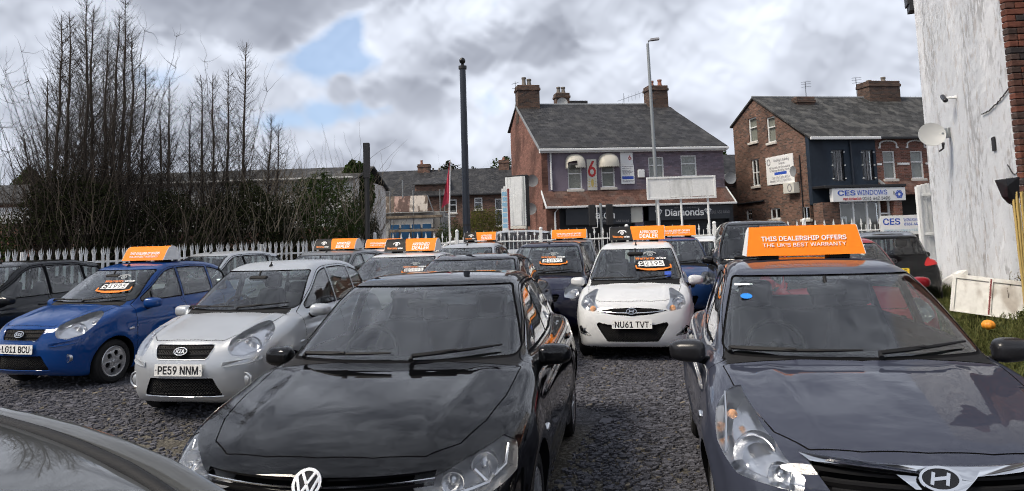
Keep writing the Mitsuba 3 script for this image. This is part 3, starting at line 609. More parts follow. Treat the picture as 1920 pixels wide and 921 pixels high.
I20 = dict(L=3.94, W=.852, H=1.495, R=.30, FO=.80, WB=2.525, belt=.985, beltrise=.06,
    lower=[(.12, .20), (.03, .26), (.0, .38), (-.01, .54), (.01, .65), (.035, .722), (.085, .775), (.20, .836), (.5, .912), (.75, .955), (.98, .985), (1.3, 1.0), (2.0, .99), (2.8, 1.02), (3.5, 1.04), (3.78, 1.0), (3.88, .90), (3.93, .7), (3.95, .5), (3.90, .30), (3.78, .2), (2.0, .17)],
    green=[(.92, .80), (1.02, .985), (1.18, 1.075), (1.55, 1.265), (1.86, 1.41), (2.05, 1.467), (2.4, 1.497), (2.8, 1.495), (3.2, 1.455), (3.5, 1.40), (3.62, 1.34), (3.74, 1.18), (3.84, 1.0), (3.8, .7), (1.1, .7)],
    cf=.55, cr=.25, crown=.085, tf=.15, tr=.12, tuck=.05, shoulder=.06, gw0=.745, lean=.33, cg=.34, wsb=1.0, wst=1.86,
    ridges=[(.15, 1.2, .36, .055, .008)],
    ws=(1.02, 1.405), apil=.042, rw=(1.12, 1.33), cpil=.10, dlo=[(1.36, .9), (3.40, .9), (3.22, 1.5), (1.36, 1.5)], pillars=[((2.30, .9), (2.26, 1.5)), ((3.08, .9), (3.0, 1.5)), ((1.62, .9), (1.62, 1.5))], pw=.03, rail=.08,
    bonnet=[(.12, 0), (.135, .25), (.19, .45), (.34, .57), (.6, .645), (.85, .69), (1.18, .715), (1.11, .42), (1.05, 0)],
    doorx=[(1.22, 2.27), (2.27, 3.18)], handles=[(2.10, .88), (3.0, .91)], mirror=(1.46, .895, 1.0), mscale=.84, mirrorslot='black_satin', blackpillar=False,
    pockets=[Polygon([(-.47, .755), (-.2, .745), (0, .73), (.2, .745), (.47, .755), (.40, .65), (.2, .615), (-.2, .615), (-.40, .65)]), rounded([(-.46, .48), (.46, .48), (.38, .28), (-.38, .28)], .03)],
    headlight=dict(ang=42, r=.018, pts=[(.10, .50, .625), (.10, .50, .685), (.24, .61, .785), (.48, .68, .86), (.74, .735, .92), (.78, .755, .915), (.68, .80, .84), (.48, .83, .73), (.28, .76, .64)], bowls=[(.345, .665, .722, .088, 'main'), (.58, .735, .842, .024, 'amber'), (.20, .58, .665, .045, 'main')], strips=[([(.72, .745, .91), (.55, .76, .80), (.42, .78, .70)], .007)], bezel='lamp_silver'),
    repeater=(1.12, .70), aerial=(3.3, 0, 'rod'), rim='five', rimr=.20, extra=extra_i20, wipers=((.66, -.02, .012), (-.10, -.60, .03)), lampglass='glass_clear', wsglass='glass', sideglass='glass')

def extra_i10(S):
    out = []
    g = Polygon([(-.44, .672), (-.25, .70), (0, .712), (.25, .70), (.44, .672), (.25, .632), (0, .615), (-.25, .632)])
    out.append(('grille', cat(sum([on_front(S, l, .007, .02) for l in rows(g, np.arange(.62, .72, .017), .0)], [])), 'black_plastic', 40))
    out.append(('grille__chrome_strip', cat(on_front(S, LineString([(-.42, .668), (-.25, .655), (0, .65), (.25, .655), (.42, .668)]), .009, .006, 6)), 'chrome', 40))
    out += h_badge(S, .664, .070, .042, .014)
    lo = rounded([(-.49, .535), (-.3, .50), (.3, .50), (.49, .535), (.33, .29), (-.33, .29)], .03)
    out.append(('lower_grille', cat(on_front(S, mesh_lines(lo, .035, 40), .005, .03, 4)), 'black_plastic', False))
    out += number_plate(S, 'NU61 TVT', .505)
    for s_ in (1, -1):
        M = nose_frame(S, s_ * .62, .40, -.02); out.append(('fog_light', moved(cat([revolve([(0, -.02), (.03, .0), (.045, .02), (.05, .02)], 18)]), M), 'lamp_silver', 40))
        out.append(('fog_light__bezel', cat(on_front(S, LineString([(s_ * .56, .36), (s_ * .70, .46), (s_ * .71, .38), (s_ * .56, .36)]), .006, .0)), 'lamp_bezel', 40))
    return out
I10 = dict(L=3.565, W=.798, H=1.545, R=.282, FO=.74, WB=2.38, belt=.965, beltrise=.09,
    lower=[(.12, .19), (.03, .24), (.0, .34), (-.005, .5), (.015, .61), (.05, .70), (.11, .775), (.22, .835), (.45, .905), (.65, .95), (.85, .985), (1.2, .985), (1.8, .975), (2.4, 1.0), (3.1, 1.04), (3.4, 1.0), (3.5, .88), (3.55, .68), (3.565, .5), (3.52, .28), (3.42, .2), (1.9, .17)],
    green=[(.70, .80), (.80, .985), (.94, 1.085), (1.20, 1.265), (1.44, 1.42), (1.62, 1.50), (1.9, 1.545), (2.3, 1.55), (2.7, 1.53), (3.02, 1.48), (3.16, 1.42), (3.28, 1.22), (3.40, 1.03), (3.35, .7), (.9, .7)],
    cf=.50, cr=.25, crown=.09, tf=.12, tr=.10, tuck=.05, shoulder=.05, gw0=.715, lean=.27, cg=.36, wsb=.78, wst=1.46,
    ridges=[(.12, 1.0, .40, .05, .006)],
    ws=(1.025, 1.435), apil=.042, rw=(1.16, 1.40), cpil=.10, dlo=[(1.14, .9), (3.02, .9), (2.90, 1.6), (1.14, 1.6)], pillars=[((1.98, .9), (1.95, 1.6)), ((2.74, .9), (2.68, 1.6))], pw=.03, rail=.085,
    bonnet=[(.14, 0), (.155, .25), (.21, .43), (.34, .55), (.55, .615), (.90, .655), (.84, .4), (.79, 0)],
    doorx=[(1.02, 1.96), (1.96, 2.80)], handles=[(1.80, .88), (2.64, .91)], mirror=(1.22, .86, .99), mscale=.84, mirrorslot='paint', blackpillar=True,
    pockets=[Polygon([(-.47, .672), (-.25, .705), (0, .716), (.25, .705), (.47, .672), (.25, .628), (0, .611), (-.25, .628)]), rounded([(-.50, .54), (-.3, .50), (.3, .50), (.50, .54), (.33, .28), (-.33, .28)], .03)],
    fogs=[Polygon([(.55, .345), (.70, .475), (.735, .44), (.71, .36)])],
    headlight=dict(ang=35, r=.02, pts=[(.10, .44, .70), (.17, .52, .77), (.28, .58, .85), (.42, .62, .915), (.50, .655, .925), (.40, .74, .83), (.28, .74, .735), (.17, .66, .68), (.11, .53, .66)], bowls=[(.27, .635, .80, .070, 'main'), (.165, .545, .705, .042, 'amber'), (.36, .655, .875, .035, 'main')], bezel='lamp_silver'),
    repeater=(.98, .66), aerial=(1.62, 0, 'rod'), rim='five', rimr=.185, extra=extra_i10, wipers=((.60, -.02, .012), (-.08, -.56, .03)), lampglass='glass_clear', wsglass='glass', sideglass='glass', blackbelow=.205)

def extra_kia(txt, fog):
    def ex(S):
        out = []
        g = rounded([(-.335, .755), (.335, .755), (.275, .62), (-.275, .62)], .025)
        out.append(('grille', cat(on_front(S, mesh_lines(g, .030, 38), .0045, .018, 4) + sum([on_front(S, l, .008, .008) for l in rows(g, (.665, .715))], [])), 'black_plastic', False))
        out.append(('grille__surround', cat(on_front(S, g.exterior, .007, .0, 6)), 'paint', 40))
        M = nose_frame(S, 0, .69, .014); a, b = .074, .042
        K = text('KIA', .036, .095, .011, True)
        out += [('badge', moved(extr(ellipse(a, b), .006), M), 'black_gloss', False), ('badge__emblem', moved(cat([extr(ring(a, b, .008), .011), K]), M), 'chrome', False)]
        lo = rounded([(-.34, .445), (.34, .445), (.43, .27), (-.43, .27)], .02)
        out.append(('lower_grille', cat(on_front(S, mesh_lines(lo, .032, 40), .0045, .028, 4)), 'black_plastic', False))
        out.append(('lower_grille__lip', cat(on_front(S, LineString([(-.43, .265), (.43, .265)]), .007, .0, 6)), 'chrome' if fog == 'blank' else 'paint', 40))
        out += number_plate(S, txt, .525)
        for s_ in (1, -1):
            M = nose_frame(S, s_ * .60, .40, -.012)
            if fog == 'blank': out.append(('fog_light_blank', moved(cat([revolve([(0, .012), (.045, .008), (.058, -.004), (.062, -.03)], 24), revolve([(.064, .0), (.075, .008), (.082, .0), (.08, -.02)], 24)]), M), 'paint', 40))
            else:
                out.append(('fog_light', moved(revolve([(0, -.03), (.03, -.012), (.048, .008), (.056, .008), (.058, -.03)], 20), M), 'lamp_silver', 40)); out.append(('fog_light__lens', moved(revolve([(0, .014), (.03, .012), (.05, .006)], 20), M), 'glass_clear', True))
            st = Polygon([(s_ * .42, .545), (s_ * .60, .56), (s_ * .72, .585), (s_ * .72, .625), (s_ * .58, .60), (s_ * .43, .59)]).buffer(-.008).buffer(.008)
            m = extr(st.segmentize(.03), .014); v = np.array(m.vertices); x = front_x(S, v[:, 0], v[:, 1]); m = tm(np.column_stack([x - .006 - v[:, 2], v[:, 0], v[:, 1]]), m.faces); m.fix_normals(); out.append(('bumper_strip', m, 'paint', False))
        return out
    return ex
KIA = dict(L=3.535, W=.798, H=1.485, R=.278, FO=.71, WB=2.37, belt=.955, beltrise=.05,
    lower=[(.13, .19), (.04, .24), (.0, .32), (-.01, .48), (.0, .60), (.035, .70), (.09, .775), (.20, .835), (.42, .90), (.65, .95), (.85, .98), (1.2, .97), (1.8, .965), (2.4, .985), (3.1, 1.01), (3.38, .98), (3.48, .86), (3.52, .66), (3.535, .48), (3.49, .28), (3.40, .2), (1.9, .17)],
    green=[(.74, .80), (.84, .98), (.98, 1.07), (1.25, 1.235), (1.50, 1.37), (1.70, 1.447), (2.0, 1.487), (2.35, 1.490), (2.7, 1.47), (3.0, 1.425), (3.16, 1.36), (3.28, 1.18), (3.38, 1.0), (3.3, .7), (.9, .7)],
    cf=.60, cr=.25, crown=.08, tf=.13, tr=.10, tuck=.05, shoulder=.05, gw0=.715, lean=.29, cg=.36, wsb=.82, wst=1.52,
    ridges=[(.02, 1.0, .44, .05, .020), (.02, .9, .56, .06, -.022)],
    ws=(1.01, 1.385), apil=.042, rw=(1.10, 1.34), cpil=.10, dlo=[(1.18, .9), (3.08, .9), (3.0, 1.6), (1.18, 1.6)], pillars=[((2.02, .9), (1.99, 1.6)), ((2.72, .9), (2.66, 1.6))], pw=.035, rail=.08,
    bonnet=[(.12, 0), (.13, .22), (.17, .38), (.27, .48), (.5, .56), (.95, .64), (.88, .4), (.83, 0)],
    doorx=[(1.06, 2.0), (2.0, 2.82)], handles=[(1.84, .85), (2.66, .87)], mirror=(1.26, .865, .965), mscale=.84, mirrorslot='paint', blackpillar=False,
    pockets=[rounded([(-.335, .755), (.335, .755), (.275, .62), (-.275, .62)], .025), rounded([(-.34, .445), (.34, .445), (.43, .27), (-.43, .27)], .02)],
    headlight=dict(ang=36, r=.05, pts=[(.12, .44, .71), (.15, .47, .79), (.26, .54, .85), (.42, .63, .905), (.58, .70, .925), (.54, .73, .86), (.40, .75, .76), (.27, .71, .665), (.17, .58, .625), (.12, .48, .645)], bowls=[(.225, .585, .745, .088, 'main'), (.40, .69, .845, .040, 'main')], bezel='lamp_silver'),
    repeater=(.96, .66), aerial=(1.68, 0, 'rod'), rim='holes', rimr=.19, wipers=((.62, -.02, .012), (-.08, -.58, .03)), lampglass='glass_clear', wsglass='glass', sideglass='glass')

def extra_plain(rear_plate=None, tail=True, badge=False):
    def ex(S):
        out = []; g = rounded([(-.40, .72), (.40, .72), (.34, .62), (-.34, .62)], .03)
        out.append(('grille', cat(sum([on_front(S, l, .008, .02, step=.08) for l in rows(g, (.65, .69))], [])), 'black_plastic', 40))
        if rear_plate: out.extend(number_plate(S, rear_plate, .78, 'plate_yellow', rear=True))
        if badge:
            M = frame((rear_x(S, 0, .97) + .004, 0, .97), (0, 1, 0), (-.2, 0, 1)); e = ring(.075, .052, .010).union(ring(.026, .048, .009)).union(affinity.translate(ring(.052, .020, .009), 0, .022))
            out.append(('badge', moved(extr(e, .010), M), 'chrome', False))
            hw = bbox(S.P['L'] - .02, S.P['L'] + .02, -.1, .1, .9, .92, .004)
        return out
    return ex
def plain(L, W, H, FO, WB, R, ws, rake, **kw):
    """an ordinary hatchback, estate or MPV outline from a few sizes: ws = x of windscreen base, rake = windscreen length"""
    b = kw.get('belt', .97); wt = ws + rake; rb = kw.pop('rearbase', L - .14); rt = kw.pop('reartop', L - .42)
    lo = [(.13, .20), (.03, .26), (.0, .36), (-.01, .52), (.02, .66), (.08, .76), (.22, .83), (.5 * ws, b - .06), (ws, b + .015), (ws + .4, b + .01), (L * .5, b + .01), (L * .8, b + .03), (L - .2, b + .03), (L - .08, b - .10), (L - .02, .72), (L, .5), (L - .05, .3), (L - .15, .2), (L * .5, .17)]
    z1 = H - .085
    gr = [(ws - .1, .80), (ws + .02, b + .01), (ws + .18 * rake, b + .01 + .22 * (z1 - b)), (ws + .6 * rake, b + .64 * (z1 - b)), (wt, z1), (wt + .22, H - .02), (wt + .6, H), ((wt + rt) / 2 + .3, H - .003), (rt - .3, H - .04), (rt, H - .085), ((rt + rb) / 2 + .02, (H + b) / 2 - .02), (rb, b + .01), (rb - .1, .7), (ws + .1, .7)]
    d = dict(L=L, W=W, H=H, FO=FO, WB=WB, R=R, belt=b, beltrise=.05, lower=lo, green=gr, cf=.5, cr=.25, crown=.08, tf=.13, tr=.10, tuck=.05, shoulder=.05, gw0=W - .085, lean=.30, cg=.32, wsb=ws, wst=wt,
        ws=(b + .055, z1 - .005), apil=.05, rw=(b + .12, H - .14), cpil=.10, dlo=[(ws + .34, .8), (rb - .25, .8), (rt - .10, H + .1), (ws + .34, H + .1)], pillars=[((wt + .5, .8), (wt + .46, 1.9)), ((wt + 1.25, .8), (wt + 1.18, 1.9))], pw=.03, rail=.08,
        bonnet=[(.14, 0), (.16, .25), (.22, .43), (.4, .56), (.6 * ws, W - .17), (ws + .12, W - .13), (ws + .06, .4), (ws + .01, 0)], doorx=[(ws + .22, wt + .48), (wt + .48, wt + 1.36)], handles=[(wt + .3, b - .09), (wt + 1.18, b - .07)], mirror=(ws + .42, W + .06, b + .02), mscale=.84, mirrorslot='paint',
        pockets=[rounded([(-.42, .73), (.42, .73), (.36, .61), (-.36, .61)], .03), rounded([(-.44, .46), (.44, .46), (.36, .28), (-.36, .28)], .03)],
        headlight=dict(ang=36, r=.025, pts=[(.12, .46, .68), (.18, .52, .79), (.36, .63, .87), (.5, .70, .88), (.42, .76, .79), (.28, .74, .69), (.17, .62, .645)], bowls=[(.26, .64, .755, .07, 'main')], bezel='lamp_silver'),
        aerial=(wt + .18, 0, 'rod'), rim='five', rimr=.20, extra=extra_plain(), lampglass='glass_clear', wsglass='glass', sideglass='glass')
    d.update(kw); return d
def with_(P, **kw): d = dict(P); d.update(kw); return d

def place_car(model, label, paint_slot, X, Y, yaw, group='cars for sale parked on the slate chippings', z=0., name='parked_car', skip=(), swap=None):
    key = thing(name, label, 'car', group)
    c, s = math.cos(yaw), math.sin(yaw); M = np.eye(4); M[:3, 0], M[:3, 1], M[:3, 3] = (s, c, 0), (-c, s, 0), (X, Y, z)
    P = model['P']
    for k, (d, slot) in model['parts'].items():
        if any(k.startswith(q) for q in skip): continue
        slot = (swap or {}).get(k, slot)
        slot = {'paint': paint_slot, 'wsglass': P['wsglass'], 'sideglass': P['sideglass'], 'lampglass': P['lampglass'], 'amber_clear': 'lamp_silver'}.get(slot, slot)
        e = {a: b for a, b in d.items() if a != 'local'}; e['bsdf'] = {'type': 'ref', 'id': 'mat_' + slot}
        e['to_world'] = T(M @ d['local'] if 'local' in d else M); scene[key + '__' + k] = e
    return key, M

def with_extra(model, extra):
    """the same car with other nose fittings"""
    old = {k for k, _, _, _ in model['P']['extra'](model['S'])}; parts = {k: v for k, v in model['parts'].items() if k not in old and not any(k.startswith(o + '_0') for o in old)}
    for key, mesh, slot, smooth in extra(model['S']):
        base, j = key, 1
        while key in parts: key = '%s_%03d' % (base, j); j += 1
        parts[key] = (mikit.ply(mesh, None, smooth=smooth), slot)
    return {**model, 'parts': parts}
# ---------------------------------------------------------------- setting: ground, road, sky-side structures
def tangent(p, n):
    l = dr.maximum(dr.sqrt(n.x * n.x + n.y * n.y), 1e-4); return (n.x * p.y - n.y * p.x) / l
def brick_tex(cols, mortar, bw=.225, bh=.075, joint=.011, dirt=.35, paint=None):
    cols = [tuple(map(float, c)) for c in cols]
    def f(p, n, uv):
        u = tangent(p, n); row = dr.floor(p.z / bh); uu = u / bw + .5 * (row - 2 * dr.floor(row / 2)); col = dr.floor(uu)
        r = cell_rand(col, row, 3); c = mix(cols[0], cols[1], smoothstep(.2, .6, r)); c = mix(c, cols[2], smoothstep(.72, .9, cell_rand(col, row, 5)))
        c = c * (.75 + .5 * cell_rand(col, row, 8))
        fu, fz = uu - col, p.z / bh - row
        m = dr.minimum(dr.minimum(fu, 1 - fu) * bw, dr.minimum(fz, 1 - fz) * bh)
        c = mix(mortar, c, smoothstep(joint * .3, joint * .8, m))
        d = fbm(u * .7, p.z * .9, 2, 4)
        return c * (1 - dirt * smoothstep(.42, .75, d)) * (.85 + .3 * fbm(u * 3, p.z * 3, 5, 3))
    def b(p, n, uv):
        u = tangent(p, n); row = dr.floor(p.z / bh); uu = u / bw + .5 * (row - 2 * dr.floor(row / 2)); col = dr.floor(uu); fu, fz = uu - col, p.z / bh - row
        m = dr.minimum(dr.minimum(fu, 1 - fu) * bw, dr.minimum(fz, 1 - fz) * bh)
        return smoothstep(0, joint, m) * .006 + .002 * fbm(u * 30, p.z * 30, 1, 2)
    return proc(f), proc(b)
def rough_wall(name, c, h, rough=.85):
    mat(name, {'type': 'bumpmap', 'arbitrary': h, 'scale': 1.0, 'b': {'type': 'principled', 'base_color': c, 'roughness': rough, 'specular': .3}})
c, b = brick_tex([(.125, .070, .052), (.175, .095, .070), (.075, .052, .045)], (.15, .135, .12)); rough_wall('brick_brown', c, b)
c, b = brick_tex([(.17, .072, .054), (.21, .09, .066), (.12, .062, .05)], (.20, .18, .165)); rough_wall('brick_red', c, b)
c, b = brick_tex([(.165, .083, .066), (.185, .092, .072), (.15, .078, .063)], (.15, .078, .063), dirt=.5); rough_wall('brick_redpaint', c, b)
c, b = brick_tex([(.160, .136, .168), (.185, .155, .19), (.19, .142, .168)], (.14, .118, .15), dirt=.3); rough_wall('brick_purple', c, b)
c, b = brick_tex([(.085, .055, .045), (.115, .07, .052), (.06, .045, .04)], (.11, .10, .09)); rough_wall('brick_chimney', c, b)
def stained(c1, c2, sx, sz, lo, hi, grain=.1):
    c1, c2 = tuple(map(float, c1)), tuple(map(float, c2))
    def f(p, n, uv):
        u = tangent(p, n); d = fbm(u * sx, p.z * sz, 3, 5); e = fbm(u * sx * 4, p.z * sz * 2.5, 7, 4)
        return mix(c1, c2, smoothstep(lo, hi, d * .65 + e * .35)) * (1 - grain + 2 * grain * fbm(u * 25, p.z * 25, 1, 3))
    return proc(f)
def lumps(s, a):
    def f(p, n, uv): return a * fbm(p.x * s, p.y * s, p.z * s, 4)
    return proc(f)
rough_wall('render_purple', stained((.175, .150, .188), (.125, .105, .135), 1.2, .8, .45, .7), lumps(9, .012))
def whitewall(p, n, uv):
    u = tangent(p, n); a = fbm(u * 3.4, p.z * 1.3, 3, 5); fine = fbm(u * 13, p.z * 7, 7, 4); blot = fbm(u * .8, p.z * .6, 11, 3)
    s = smoothstep(.50, .66, a * .5 + fine * .5) * smoothstep(.40, .58, blot)
    flake = smoothstep(.64, .70, fbm(u * 9, p.z * 5, 21, 4))
    base = mix((.60, .615, .64), (.50, .52, .55), smoothstep(.3, .7, fbm(u * .8, p.z * .3, 15, 3)))
    c = mix(base, (.23, .23, .235), .62 * s); c = mix(c, (.36, .31, .28), flake * .35)
    return c * (.93 + .14 * fbm(u * 40, p.z * 40, 2, 2))
rough_wall('wall_white', proc(whitewall), lumps(6, .03))
rough_wall('navy_wall', stained((.022, .034, .052), (.015, .022, .034), 1.2, .8, .4, .7), lumps(9, .006), .6)
rough_wall('render_white', stained((.62, .62, .60), (.36, .35, .33), 1.0, .5, .45, .72), lumps(7, .01))
rough_wall('render_grey', stained((.30, .29, .27), (.18, .17, .16), 1.0, .5, .4, .7), lumps(7, .01))
rough_wall('mottled', stained((.52, .47, .42), (.14, .11, .09), 2.0, 1.6, .44, .56), lumps(9, .02))
rough_wall('mottled_red', stained((.42, .29, .25), (.12, .08, .07), 2.2, 1.8, .44, .56), lumps(9, .02))
rough_wall('billboard_paper', stained((.60, .62, .63), (.24, .26, .27), 5.0, .35, .47, .68), lumps(12, .004))
rough_wall('timber', stained((.25, .20, .15), (.14, .11, .085), 2, .5, .4, .6), lumps(14, .004))
rough_wall('white_paint', stained((.72, .73, .73), (.52, .53, .52), 3, .7, .5, .78), lumps(14, .002), .5)
rough_wall('panel_paint', stained((.66, .66, .63), (.38, .35, .31), 3, 2.0, .5, .74), lumps(14, .003), .5)
def slate_tex(bw, bh, c1, c2, lichen):
    c1, c2, l3 = tuple(map(float, c1)), tuple(map(float, c2)), (.15, .148, .14)
    def f(p, n, uv):
        u = tangent(p, n); t = p.z / bh; row = dr.floor(t); uu = u / bw + .5 * (row - 2 * dr.floor(row / 2)); col = dr.floor(uu); fu, ft = uu - col, t - row
        c = mix(c1, c2, cell_rand(col, row, 2)) * (.72 + .56 * cell_rand(col, row, 9))
        e = smoothstep(.0, .10, dr.minimum(fu, 1 - fu)) * smoothstep(.0, .16, ft)
        c = c * (.45 + .55 * e)
        return mix(c, l3, lichen * smoothstep(.50, .72, fbm(u * 2.6, p.z * 3.4, 4, 5)))
    def b(p, n, uv):
        u = tangent(p, n); t = p.z / bh; row = dr.floor(t); uu = u / bw + .5 * (row - 2 * dr.floor(row / 2)); col = dr.floor(uu); fu, ft = uu - col, t - row
        return .014 * (1 - ft) + .006 * cell_rand(col, row, 4) - .008 * (1 - smoothstep(0, .06, dr.minimum(fu, 1 - fu)))
    return proc(f), proc(b)
c, b = slate_tex(.30, .115, (.020, .021, .024), (.038, .038, .041), .14); rough_wall('slate_roof', c, b, .7)
c, b = slate_tex(.30, .115, (.025, .026, .027), (.046, .046, .046), .32); rough_wall('slate_lichen', c, b, .75)
c, b = slate_tex(.26, .10, (.085, .045, .036), (.115, .06, .046), .2); rough_wall('tile_brown', c, b, .8)
pr('upvc', (.74, .75, .75), .35); pr('stone_sill', (.52, .50, .46), .8); pr('lead', (.20, .21, .22), .6); pr('gutter_white', (.62, .63, .64), .5)
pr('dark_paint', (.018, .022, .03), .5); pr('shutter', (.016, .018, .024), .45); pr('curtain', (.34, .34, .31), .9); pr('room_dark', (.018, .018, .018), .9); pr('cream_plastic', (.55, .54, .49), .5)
pr('navy_steel', (.014, .019, .03), .35); pr('galvanised', (.28, .30, .31), .45, .5); pr('black_steel', (.012, .012, .014), .5); pr('terracotta', (.28, .12, .08), .8); pr('pot_grey', (.17, .15, .13), .85)
pr('dish_grey', (.20, .21, .22), .5); pr('dish_pale', (.42, .43, .43), .5); pr('awning', (.50, .48, .42), .8); pr('flag_red', (.42, .035, .07), .8); pr('blue_paint', (.03, .12, .27), .5)
pr('white_steel', (.72, .73, .73), .4); pr('hose_yellow', (.46, .33, .11), .5); pr('ball_orange', (.78, .30, .03), .5); pr('cable_black', (.02, .02, .022), .6); pr('door_red', (.18, .03, .03), .6)
mat('pane', {'type': 'thindielectric', 'int_ior': 1.52, 'specular_transmittance': rgb(.85, .88, .87)}, False)

def slate_ground(p, n, uv):
    d1, d2, r = voronoi(p.x * 17, p.y * 30); e1, e2, r2 = voronoi(p.x * 11 + 3, p.y * 19)
    c = mix((.056, .056, .062), (.118, .117, .130), r) * (.5 + .5 * smoothstep(.02, .22, d2 - d1)); c = c * (.7 + .5 * r2)
    earth = smoothstep(.50, .72, fbm(p.x * .55, p.y * .55, 3, 4) + .40 * dr.exp(-dr.square((p.x - 1.2) / 1.1) - dr.square((p.y - 9.3) / .5)) + .32 * dr.exp(-dr.square((p.x + 3.1) / .7) - dr.square((p.y - 6.7) / .4)))
    return mix(c, mix((.075, .066, .048), (.17, .155, .12), smoothstep(.55, .7, noise(p.x * 60, p.y * 70))), earth * .75)
def slate_bump(p, n, uv):
    d1, d2, r = voronoi(p.x * 17, p.y * 30); return .018 * smoothstep(0, .25, d2 - d1) * (.4 + r) + .02 * fbm(p.x * 3, p.y * 3, 0, 3)
rough_wall('slate_bed', proc(slate_ground), proc(slate_bump), .75)
def asphalt(p, n, uv): return mix((.045, .045, .047), (.075, .074, .073), fbm(p.x * 2, p.y * 2, 0, 5)) * (.8 + .4 * noise(p.x * 60, p.y * 60))
rough_wall('asphalt', proc(asphalt), lumps(40, .004), .9)
def paving(p, n, uv):
    a, b_ = p.x / .6, p.y / .45; i, j = dr.floor(a), dr.floor(b_); m = dr.minimum(dr.minimum(a - i, i + 1 - a), dr.minimum(b_ - j, j + 1 - b_))
    return mix((.06, .06, .06), mix((.20, .195, .185), (.27, .265, .25), cell_rand(i, j)), smoothstep(.01, .03, m))
rough_wall('paving', proc(paving), lumps(20, .003), .9)
def grassy(p, n, uv): return mix((.035, .055, .018), (.08, .09, .035), fbm(p.x * 3, p.y * 3, 0, 4))
rough_wall('soil_grass', proc(grassy), lumps(8, .05), .95)
def sheet(pts, z): 
    p = np.asarray(pts, float); q = Polygon(p); v, f = trimesh.creation.triangulate_polygon(q, engine='earcut'); return tm(np.column_stack([v, np.full(len(v), z)]), f)
g = sheet([(-400, -400), (400, -400), (400, 500), (-400, 500)], -.004); put('ground', g, 'asphalt'); tag('ground', 'dark asphalt ground beyond the car lot', kind='structure')
put('car_lot_ground', sheet([(-30, -14), (14, -14), (12.2, 20.5), (-4.2, 22.4), (-13.5, 14.2), (-30, 8)], 0.), 'slate_bed'); tag('car_lot_ground', 'bed of dark slate chippings over the car lot', kind='structure')
put('pavement', box(-60, 60, 22.9, 24.9, -.1, .12), 'paving'); tag('pavement', 'paved footway outside the white railings', kind='structure')
put('pavement', box(-2, 60, 32.2, 33.4, -.1, .115), 'paving'); tag('pavement_001', 'paved footway before the shops', kind='structure')

# slate chips: loose flat stones, denser near the camera
def chips():
    r = np.random.default_rng(3); P = []
    for (x0, x1, y0, y1, n) in ((-9.5, -.6, 3.6, 9.5, 26000), (-.4, 2.4, 3.4, 10.2, 24000), (-10, 3.5, 9.5, 15, 8000), (2.4, 7.6, 3, 12, 4000)):
        P.append(np.column_stack([r.uniform(x0, x1, n), r.uniform(y0, y1, n)]))
    P = np.vstack(P); bare = meshkit.fbm(np.column_stack([P * .55, P[:, :1] * 0 + 3]), 4, 5) + .30 * np.exp(-((P[:, 0] - 1.2) / 1.1) ** 2 - ((P[:, 1] - 9.3) / .45) ** 2) + .24 * np.exp(-((P[:, 0] + 3.1) / .7) ** 2 - ((P[:, 1] - 6.7) / .35) ** 2); P = P[bare < .66 + r.uniform(-.05, .06, len(P))]
    n = len(P); k = 5; ang = np.sort((np.arange(k) + r.uniform(-.35, .35, (n, k))) * 2 * np.pi / k, 1)
    L = r.lognormal(-3.92, .42, n); asp = r.uniform(.45, .8, n); rot = r.uniform(0, np.pi, n) * .6 - .3 + r.normal(0, .5, n)
    rad = L[:, None] * r.uniform(.75, 1.1, (n, k)); x, y = rad * np.cos(ang), rad * np.sin(ang) * asp[:, None]
    X, Y = x * np.cos(rot)[:, None] - y * np.sin(rot)[:, None], x * np.sin(rot)[:, None] + y * np.cos(rot)[:, None]
    tx, ty = r.normal(0, .08, n), r.normal(0, .08, n); th = r.uniform(.005, .012, n); z0 = r.uniform(.0, .012, n)
    zt = z0[:, None] + th[:, None] + X * tx[:, None] + Y * ty[:, None]
    top = np.stack([P[:, :1] + X, P[:, 1:] + Y, zt], -1); bot = np.stack([P[:, :1] + X * 1.06, P[:, 1:] + Y * 1.06, zt - th[:, None] - .01], -1)
    v = np.concatenate([top, bot], 1).reshape(-1, 3); base = np.arange(n)[:, None] * 2 * k
    F = [[0, i, i + 1] for i in range(1, k - 1)] + sum([[[i, k + i, k + (i + 1) % k], [i, k + (i + 1) % k, (i + 1) % k]] for i in range(k)], [])
    f = (base[:, None, :] + np.array(F)[None]).reshape(-1, 3); col = np.repeat(r.uniform(0, 1, n), 2 * k)
    return tm(v, f), np.column_stack([col, np.repeat(r.uniform(0, 1, n), 2 * k), col * 0])
def chip_paint():
    return {'type': 'principled', 'base_color': {'type': 'mesh_attribute', 'name': 'vertex_color'}, 'roughness': .75, 'specular': .25}
mat('chip', chip_paint())
m, col = chips(); c0 = np.array([.050, .050, .058]); c1 = np.array([.118, .118, .136]); rgbv = c0 + (c1 - c0) * col[:, :1]; rgbv = np.where(col[:, 1:2] > .975, [.16, .14, .11], rgbv)
mm = tm(m.vertices[m.faces].reshape(-1, 3), np.arange(len(m.faces) * 3).reshape(-1, 3))
put('slate_chippings', mm, 'chip', color=rgbv[m.faces].reshape(-1, 3)); tag('slate_chippings', 'loose dark slate chippings spread over the car lot', 'gravel', kind='stuff')

